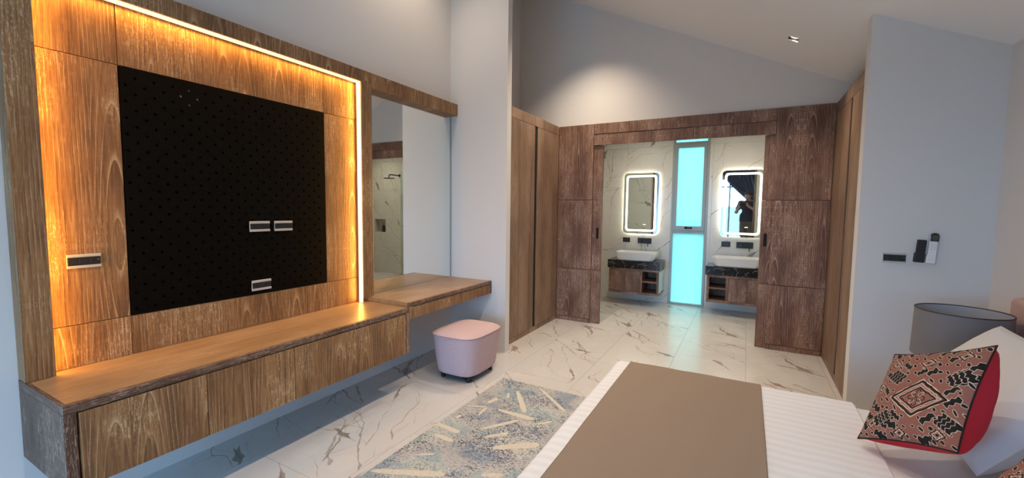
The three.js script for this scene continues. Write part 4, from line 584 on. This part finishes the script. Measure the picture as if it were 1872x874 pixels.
// ------------------------------------------------------------------ the person taking the picture, and the phone (origin of the figure's own axes: floor below the lens, facing -z)
console.log('person');
{
  const sub = (a, b) => [a[0] - b[0], a[1] - b[1], a[2] - b[2]], dot = (a, b) => a[0] * b[0] + a[1] * b[1] + a[2] * b[2];
  const cap = (p, [a, b, ra, rb]) => { const ab = sub(b, a), ap = sub(p, a), t = clamp(dot(ap, ab) / (dot(ab, ab) || 1)); return Math.hypot(ap[0] - ab[0] * t, ap[1] - ab[1] * t, ap[2] - ab[2] * t) - mix(ra, rb, t); };
  const field = (bones, k) => (p) => { let d = 9; for (const b of bones) { const e = cap(p, b), h = clamp(0.5 + 0.5 * (d - e) / k); d = mix(d, e, h) - k * h * (1 - h); } return d; };
  function meshOf(f, lo, hi, cell) {
    const size = Math.max(hi[0] - lo[0], hi[1] - lo[1], hi[2] - lo[2]) + 4 * cell, n = Math.ceil(size / cell), half = size / 2, c = [0, 1, 2].map((i) => (lo[i] + hi[i]) / 2);
    const mc = new MarchingCubes(n, new THREE.MeshBasicMaterial(), false, false, 400000); mc.isolation = 0; mc.field.fill(-1);
    const at = (i, a) => c[a] + (i - n / 2) / (n / 2) * half;
    for (let z = 0; z < n; z++) { const Z = at(z, 2); if (Z < lo[2] - cell * 2 || Z > hi[2] + cell * 2) continue; for (let y = 0; y < n; y++) { const Y = at(y, 1); if (Y < lo[1] - cell * 2 || Y > hi[1] + cell * 2) continue; for (let x = 0; x < n; x++) { const X = at(x, 0); if (X < lo[0] - cell * 2 || X > hi[0] + cell * 2) continue; mc.field[x + y * n + z * n * n] = -f([X, Y, Z]); } } }
    mc.update(); const k = mc.count, P = new Float32Array(k * 3), N = new Float32Array(k * 3); for (let i = 0; i < k * 3; i++) { P[i] = mc.positionArray[i] * half + c[i % 3]; N[i] = mc.normalArray[i]; }
    const g = new THREE.BufferGeometry(); g.setAttribute('position', new THREE.BufferAttribute(P, 3)); g.setAttribute('normal', new THREE.BufferAttribute(N, 3)); return g;
  }
  const o = new THREE.Group(); o.name = 'person'; o.rotation.y = YAW; o.userData = { label: 'person in a dark shirt photographing with a phone, reflected in the right mirror', category: 'person' }; scene.add(o);
  const sh = (s) => [s * 0.185, 1.44, 0.36], el = (s) => [s * 0.31 + 0.05, 1.17, 0.27], wr = (s) => [s * 0.115 + 0.05, 1.35, 0.075];
  const limbs = []; for (const s of [-1, 1]) limbs.push([sh(s), el(s), 0.052, 0.042], [el(s), wr(s), 0.042, 0.028], [[s * 0.095, 0.9, 0.38], [s * 0.1, 0.48, 0.37], 0.088, 0.058], [[s * 0.1, 0.48, 0.37], [s * 0.105, 0.09, 0.41], 0.056, 0.038], [[s * 0.105, 0.05, 0.43], [s * 0.115, 0.035, 0.23], 0.042, 0.03], [[0, 1.42, 0.38], sh(s), 0.07, 0.06]);
  const torso = [[[0, 1.36, 0.39], [0, 1.15, 0.38], 0.135, 0.125], [[-0.07, 1.34, 0.385], [0.07, 1.34, 0.385], 0.115, 0.115], [[-0.05, 1.0, 0.38], [0.05, 1.0, 0.38], 0.125, 0.125], [[0, 1.42, 0.385], [0, 1.53, 0.37], 0.058, 0.054]];
  const bodyGeo = meshOf(field([...torso, ...limbs], 0.03), [-0.5, 0.0, 0.05], [0.55, 1.56, 0.56], 0.014);
  const head = field([[[0, 1.655, 0.365], [0, 1.625, 0.35], 0.088, 0.078], [[0, 1.57, 0.32], [0, 1.6, 0.33], 0.052, 0.062], [[0, 1.61, 0.262], [0, 1.575, 0.243], 0.009, 0.014], [[-0.078, 1.60, 0.36], [-0.083, 1.63, 0.37], 0.012, 0.014], [[0.078, 1.60, 0.36], [0.083, 1.63, 0.37], 0.012, 0.014], [[0, 1.5, 0.37], [0, 1.57, 0.36], 0.052, 0.054], [[-0.02, 1.543, 0.268], [0.02, 1.543, 0.268], 0.008, 0.008]], 0.012);
  const eyes = (p) => Math.min(Math.hypot(p[0] - 0.031, p[1] - 1.613, p[2] - 0.262), Math.hypot(p[0] + 0.031, p[1] - 1.613, p[2] - 0.262)) - 0.011;
  const headGeo = meshOf((p) => Math.max(head(p), -eyes(p)), [-0.11, 1.46, 0.22], [0.11, 1.76, 0.47], 0.005);
  const hand = (s) => { const w = wr(s), px = s > 0 ? 0.138 : -0.038, B = []; B.push([w, [px + s * 0.028, 1.375, 0.048], 0.026, 0.022], [[px + s * 0.03, 1.36, 0.05], [px + s * 0.03, 1.4, 0.046], 0.02, 0.018]);
    [[1.418, 0.06], [1.4, 0.068], [1.38, 0.064], [1.362, 0.052]].forEach(([y, l], i) => { const k = [px + s * 0.03, y, 0.034], m = [px + s * 0.024, y + 0.004, 0.018], e = [px + s * (0.024 - l * 0.35), y + (i === 0 ? 0.03 : 0), 0.014]; if (i === 0) B.push([k, [px + s * 0.022, 1.432, 0.022], 0.0088, 0.0082], [[px + s * 0.022, 1.432, 0.022], [px - s * 0.012, 1.4335, 0.016], 0.008, 0.007]); else B.push([k, m, 0.0086, 0.008], [m, [px + s * 0.011, y, 0.013], 0.0078, 0.007]); });
    B.push([[px + s * 0.03, 1.362, 0.05], [px + s * 0.008, 1.366, 0.036], 0.011, 0.0095], [[px + s * 0.008, 1.366, 0.036], [px - s * 0.014, 1.376, 0.027], 0.009, 0.008]); return meshOf(field(B, 0.006), [px - 0.08, 1.31, 0.004], [px + 0.08, 1.46, 0.11], 0.004); };
  local(o, 'body', mergeGeometries([bodyGeo, headGeo, hand(1), hand(-1)]), M.skin);
  const sl = []; for (const s of [-1, 1]) { const a = sh(s), b = el(s), m = [mix(a[0], b[0], 0.62), mix(a[1], b[1], 0.62), mix(a[2], b[2], 0.62)]; sl.push([a, m, 0.068, 0.062], [[0, 1.42, 0.38], a, 0.078, 0.068]); }
  local(o, 'shirt', meshOf(((f) => (p) => Math.max(f(p), p[1] - 1.485 + 0.25 * Math.abs(p[0]) * 0, 0.92 - p[1]))(field([[[0, 1.36, 0.39], [0, 1.15, 0.38], 0.15, 0.14], [[-0.07, 1.34, 0.385], [0.07, 1.34, 0.385], 0.13, 0.13], [[-0.06, 0.95, 0.38], [0.06, 0.95, 0.38], 0.148, 0.148], [[-0.06, 1.05, 0.38], [0.06, 1.05, 0.38], 0.144, 0.144], [[0, 1.4, 0.385], [0, 1.47, 0.38], 0.075, 0.07], ...sl], 0.03)), [-0.42, 0.9, 0.15], [0.46, 1.52, 0.6], 0.011), M.shirt, 0, 0, 0, 'dark shirt');
  const lg = []; for (const s of [-1, 1]) lg.push([[s * 0.095, 0.9, 0.38], [s * 0.105, 0.5, 0.37], 0.108, 0.085]); local(o, 'shorts', meshOf(((f) => (p) => Math.max(f(p), 0.5 - p[1], p[1] - 0.99))(field([...lg, [[-0.05, 0.94, 0.38], [0.05, 0.94, 0.38], 0.132, 0.132]], 0.03)), [-0.3, 0.48, 0.2], [0.3, 1.02, 0.56], 0.012), M.shorts);
  local(o, 'hair', meshOf(((f) => (p) => Math.max(f(p), 0.27 * 0 + (1.655 - p[1]) - (p[2] - 0.30) * 0.75))(field([[[0, 1.66, 0.368], [0, 1.63, 0.36], 0.095, 0.088]], 0.01)), [-0.12, 1.5, 0.22], [0.12, 1.78, 0.5], 0.006), M.hair);
  const ph = thing('phone', 'black phone held up by the person in the right mirror', 'phone', [0, 0, 0]); ph.rotation.y = YAW; local(ph, 'body', new RoundedBoxGeometry(0.158, 0.076, 0.008, 4, 0.0039), M.black, 0.05, 1.386, 0.0105); local(ph, 'screen', new THREE.BoxGeometry(0.15, 0.069, 0.0006), new THREE.MeshStandardMaterial({ color: 0x222222, roughness: 0.1, emissive: lin(0.35, 0.33, 0.3), emissiveIntensity: 0.6 }), 0.05, 1.386, 0.0149); local(ph, 'camera_bump', new RoundedBoxGeometry(0.03, 0.03, 0.002, 2, 0.0009), M.black, 0.0, 1.4, 0.0056);
}
scene.traverse((m) => { if (m.isMesh) { m.castShadow = true; m.receiveShadow = true; } });
console.log('done');
renderer.render(scene, camera);
